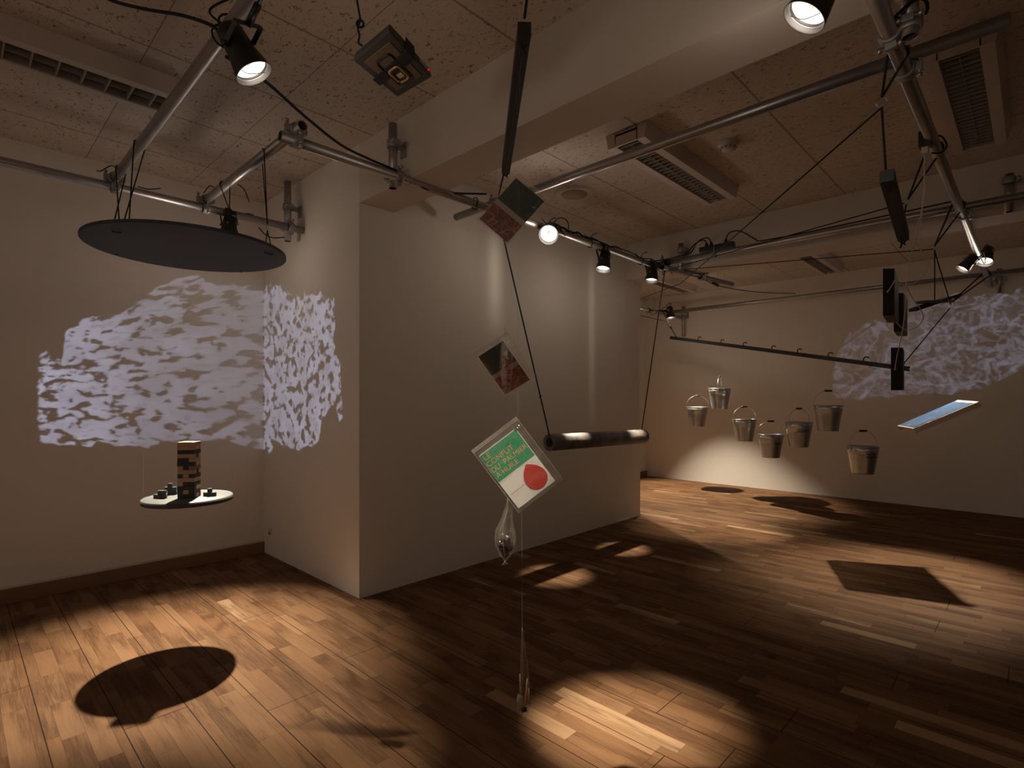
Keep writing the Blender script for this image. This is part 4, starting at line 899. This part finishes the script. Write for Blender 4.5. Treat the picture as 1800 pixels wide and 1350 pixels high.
for k, (u, v, r) in enumerate(((884,946,.014),(892,950,.015),(880,957,.012),(888,960,.019),(896,959,.014),(888,971,.015),(885,966,.014))):
    blob(at(u,v,1.78), r, k*5+1, 'date', 'dried_fruit', 'dark dried fruit in the pouch, ' + ('upper left','upper right','far left','centre, the largest','far right','lowest','lower left')[k], 'fruit', .8, 1.15, 'dried fruits in the pouch')
pouch([at(918,1104,1.78), at(920,1140,1.78), at(922,1185,1.78), at(921,1225,1.78), at(920,1250,1.78), at(920,1262,1.78)], [.0008,.004,.0075,.011,.014,.0165,.018,.020,.019,.010,.001], 'lowest long pouch near the floor holding pale sticks', 6)
for k, (p, q) in enumerate((((927,1193),(923,1238)), ((929,1210),(930,1238)), ((926,1208),(922,1242)), ((914,1185),(915,1218)))):
    tag(MB().tube([at(*p,1.775), at(*q,1.78)], [.0022,.0034], 8).out('wooden_stick', 'stick'), ('longest pale stick in the lowest pouch','shorter pale stick at the right of the lowest pouch','slanting pale stick in the lowest pouch','thin pale stick at the left of the lowest pouch')[k], 'stick', 'pale sticks in the lowest pouch')
blob(at(914,1229,1.78), .0125, 9, 'shell', 'pale_shell', 'round pale shell at the bottom of the lowest pouch', 'shell', .9, 1.25)
blob(at(921,1247,1.78), .009, 3, 'date', 'dark_stone', 'dark stone in the tip of the lowest pouch', 'stone', 1.2, 1.)
# nylon lines of the column
for pts, lab in (([gc, Vector((gc.x, gc.y, 1.55)), at(918,-260,1.78)], 'fine line above the title card'), ([at(918,1104,1.78), at(917,900,1.78)], 'fine line from the title card to the lowest pouch'),
                 ([at(889,578,2.3), at(888,430,2.3), at(888,-60,2.3)], 'fine line above the jelly pouch'), ([at(920,390,2.04), at(919,300,2.04), at(919,-190,2.04)], 'fine line in front of the topmost card'),
                 ([at(909,372,2.03), at(908,300,2.03), at(908,-190,2.03)], 'second fine line in front of the topmost card, further left')):
    tag(MB().tube(pts, .0005, 5).out('nylon_line', 'nylon'), lab, 'line')
# ------------------------------------------------------------------ picture panel
q1, q2, q3, q4 = Vector((4.884,.64,1.019)), Vector((5.245,.792,1.02)), Vector((5.500,.440,1.226)), Vector((5.135,.292,1.216))   # near-left, far-left, far-right, near-right
pp = thing('picture_panel', (q1+q2+q3+q4)/4, 'tilted white tray with a blue picture on top, hung below the dark boxes', 'panel')
nn = (q2-q1).cross(q4-q1).normalized(); nn = nn if nn.z > 0 else -nn
def qd(s, t, k=0): return (q1*(1-s)+q2*s)*(1-t) + (q4*(1-s)+q3*s)*t + nn*k
MB().hexa([qd(0,0,-.004),qd(1,0,-.004),qd(1,1,-.004),qd(0,1,-.004)], [qd(0,0),qd(1,0),qd(1,1),qd(0,1)]).out('tray', 'traymat', pp)
MB().hexa([qd(.05,.035,.0),qd(.97,.035,.0),qd(.97,.93,.0),qd(.05,.93,.0)], [qd(.05,.035,.003),qd(.97,.035,.003),qd(.97,.93,.003),qd(.05,.93,.003)]).out('picture', 'blueprint', pp)
b = MB(); b.hexa([qd(.035,.02,0),qd(.05,.02,0),qd(.05,.94,0),qd(.035,.94,0)], [qd(.035,.02,.0032),qd(.05,.02,.0032),qd(.05,.94,.0032),qd(.035,.94,.0032)]); b.out('picture_border', 'black', pp)
for s0, s1 in ((0,.012),(.988,1)):
    MB().hexa([qd(s0,0,-.038),qd(s1,0,-.038),qd(s1,1,-.038),qd(s0,1,-.038)], [qd(s0,0,-.004),qd(s1,0,-.004),qd(s1,1,-.004),qd(s0,1,-.004)]).out('side_flange', 'cream', pp)
for s_, t_, lab in ((.03,.02,'fine line at the near left corner of the picture panel'), (.97,.02,'fine line at the far left corner of the picture panel'), (.03,.98,'fine line at the near right corner of the picture panel'), (.97,.98,'fine line at the far right corner of the picture panel')):
    p = qd(s_, t_); tag(MB().tube([p, Vector((p.x, p.y, CEIL))], .0005, 5).out('nylon_line', 'nylon'), lab, 'line')
# ------------------------------------------------------------------ bucket rail and buckets
def railp(k):  # horizontal position along the rail, k counts hooks
    return 6.965-.134*k, 3.263-.343*k
def kof(u): m = (u-CX)/FP; return (7.278*m-2.4865)/(.1539+.3346*m)
kL, kR = kof(1179), kof(1598)
def rail(u, v):
    x_, y_ = railp(kof(u)); d = x_*FW.x + y_*FW.y; return Vector((x_, y_, H+(HY-v)/FP*d))
A_, B_ = rail(1179,593.5), rail(1598,648.5)
rl = thing('bucket_rail', (A_+B_)/2, 'long thin black rail slanting down to the right, carrying the buckets', 'rail')
a = (B_-A_); x, y, z = frame(a, Z)
MB().box((A_+B_)/2, (.042,.03,a.length), (x,y,z)).out('rail_bar', 'disc', rl, .002)
us = [1226.7,1266.7,1306,1356,1401,1455,1517]; hk = []
for u in us:
    t_ = (kof(u)-kL)/(kR-kL); p = A_ + a*t_; hk.append(p)
    MB().tube([p + x*.02, p + x*.045, p + x*.058 + z*.012, p + x*.060 + z*.035, p + x*.052 + z*.048], .006, 8, 4).out('hook', 'black', rl)
MB().lathe(B_, z, [(0,.006),(.03,.009),(.04,0)], 12).out('end_peg', 'paper', rl)
cord([at(1166,548,7.15), at(1177,572,7.3), A_ + a*.035 + x*.02], 'black cord from the far corner pipe to the left end of the bucket rail', .006)
tag(MB().cyl(at(1176,570,7.3), at(1180,577,7.33), .014).out('toggle', 'black'), 'black toggle on the cord at the left end of the rail', 'toggle')
cord([R4-Z*.02, B_ - a*.02 + x*.02], 'slanting black cord from the pale ring to the right end of the rail', .005)
cord([at(1124,554,7.6), at(1176,566,7.3)], 'thin cord from the partition edge to the rail cord in the far corner', .004)
cord([R4-Z*.02, R4 - Z*.07 - RT*.05], 'pale stub of cord below the far ring', .008, 'paper')
RT0, RB0, BHt = .135, .094, .257
def bucket_proto():
    t = thing('bucket', (0,0,0), '', 'bucket')
    prof = [(0,0),(0,RB0-.004),(-.006,RB0-.002),(-.006,RB0),(.004,RB0+.001)]
    for k in range(1, 9): z_ = BHt*k/14; prof.append((z_, RB0+(RT0-RB0)*z_/BHt))
    for zz in (.190,.205,.220):
        r_ = RB0+(RT0-RB0)*zz/BHt; prof += [(zz-.005,r_-.0005),(zz,r_+.0028),(zz+.005,r_+.0002)]
    prof += [(BHt,RT0),(BHt,RT0-.003),(.005,RB0-.003),(.004,0)]
    MB().lathe((0,0,0), Z, prof, 48).out('bucket_body', 'galv', t)
    MB().tube([Vector((math.cos(k*math.pi/24)*RT0, math.sin(k*math.pi/24)*RT0, BHt)) for k in range(48)], .0035, 8, closed=True).out('rolled_rim', 'galv', t)
    for s_ in (-1,1): MB().box((s_*(RT0+.001),0,BHt-.018), (.008,.028,.034)).out('handle_ear', 'galv', t, .002)
    hp = [Vector((RT0+.004,0,BHt-.014)), Vector((RT0+.010,0,BHt+.02))] + [Vector(((RT0+.012)*math.cos(a), 0, BHt+.02+.13*math.sin(a))) for a in [R_(k) for k in range(12,169,12)]] + [Vector((-RT0-.010,0,BHt+.02)), Vector((-RT0-.004,0,BHt-.014))]
    wh = MB().tube(hp, .0024, 8, 2).out('wire_handle', 'steel', t)
    MB().cyl((-.036,0,BHt+.150), (.036,0,BHt+.150), .0105, seg=14).out('handle_grip', 'black', wh)
    return t
proto = bucket_proto()
bks = [(1226,715.5,-.1),(1265,683,1.05),(1308.5,737,.1),(1355,763.5,-.15),(1404.5,742.5,.35),(1456,712.5,-.05),(1517,784.5,.12)]
blab = ['bare steel bucket at the far left of the row','highest steel bucket, second from the left, its handle seen nearly edge-on','steel bucket third from the left, with a pale reflection at the lower right','steel bucket fourth from the left with one printed line','steel bucket fifth from the left with two printed lines','steel bucket second from the right, hung high, bluish on its right side','largest steel bucket at the right end, hung lowest, two printed lines']
for k, (u, vr, rot) in enumerate(bks):
    x_, y_ = railp(kof(u)); d = x_*FW.x + y_*FW.y; zr = H+(HY-vr)/FP*d
    if k == 0: r_ = proto
    else:
        r_ = proto.copy(); COL.objects.link(r_)
        for ch in proto.children:
            if ch.name.startswith('lettering'): continue
            c = ch.copy(); COL.objects.link(c); c.parent = r_
            for g_ in ch.children:
                d_ = g_.copy(); COL.objects.link(d_); d_.parent = c
    r_.location = (x_, y_, zr - BHt); r_.rotation_euler = (0, 0, math.atan2(RT.y, RT.x) + rot); r_['_o'] = [x_, y_, zr-BHt]
    tag(r_, blab[k], 'bucket', 'galvanised buckets hung from the rail')
    top = Vector((x_, y_, zr+.148)); tag(MB().tube([top, hk[k] - Z*.0], .0005, 5).out('nylon_line', 'nylon'), 'fine line holding the ' + ['far left bucket','second bucket from the left','third bucket from the left','fourth bucket from the left','fifth bucket from the left','second bucket from the right','largest bucket at the right end'][k], 'line')
    lines = {3: [(18,.012,.19)], 4: [(-14,.0,.16),(-12,0,.185)], 6: [(2,0,.155),(2,0,.185)]}.get(k)
    if lines:
        lb = MB(); rg = random.Random(k)
        for (ang, _, dz) in lines:
            for j in range(10):
                al = math.atan2(-FW.y, -FW.x) + R_(ang + (j-5)*4.2); zz = BHt - (dz - .09) ; rr_ = RB0+(RT0-RB0)*zz/BHt + .0012
                nv = Vector((math.cos(al), math.sin(al), 0)); tv = Vector((-nv.y, nv.x, 0))
                lb.box(Vector((x_,y_,zr-BHt+zz)) + nv*rr_, (.0012, .007, .011 if rg.random() > .3 else .008), (nv, tv, Z))
        o = lb.out('lettering', 'ink'); mw = Matrix.Translation(r_.location) @ r_.rotation_euler.to_matrix().to_4x4()
        o.parent = r_; o.matrix_parent_inverse = mw.inverted()
ch = MB()
for k in range(22):
    c = at(1150, 507+k*1.8, 7.2); a0 = RT if k % 2 else FW
    ch.tube([c + a0*.009*math.cos(j*.785) + Z*.013*math.sin(j*.785) for j in range(8)], .0022, 5, closed=True)
tag(ch.out('hanging_chain', 'steel'), 'short thin chain hanging in the far corner above the small spotlight', 'chain')
cord([at(1215,478,5.15), at(1235,490,5.25), at(1256,500,5.4), at(1290,508,5.7), at(1340,514,6.2), at(1398,516,6.9)], 'thin black cable drooping from the pipe stub to the back wall pipe', .004, sm=5, cat='cable', name='cable')
tag(MB().cyl(at(1253,497,5.38), at(1262,502,5.45), .014).out('cable_joint', 'black'), 'small black joint on the cable past the pipe stub', 'cable joint')
for o in bpy.data.objects:
    if '_o' in o: del o['_o']
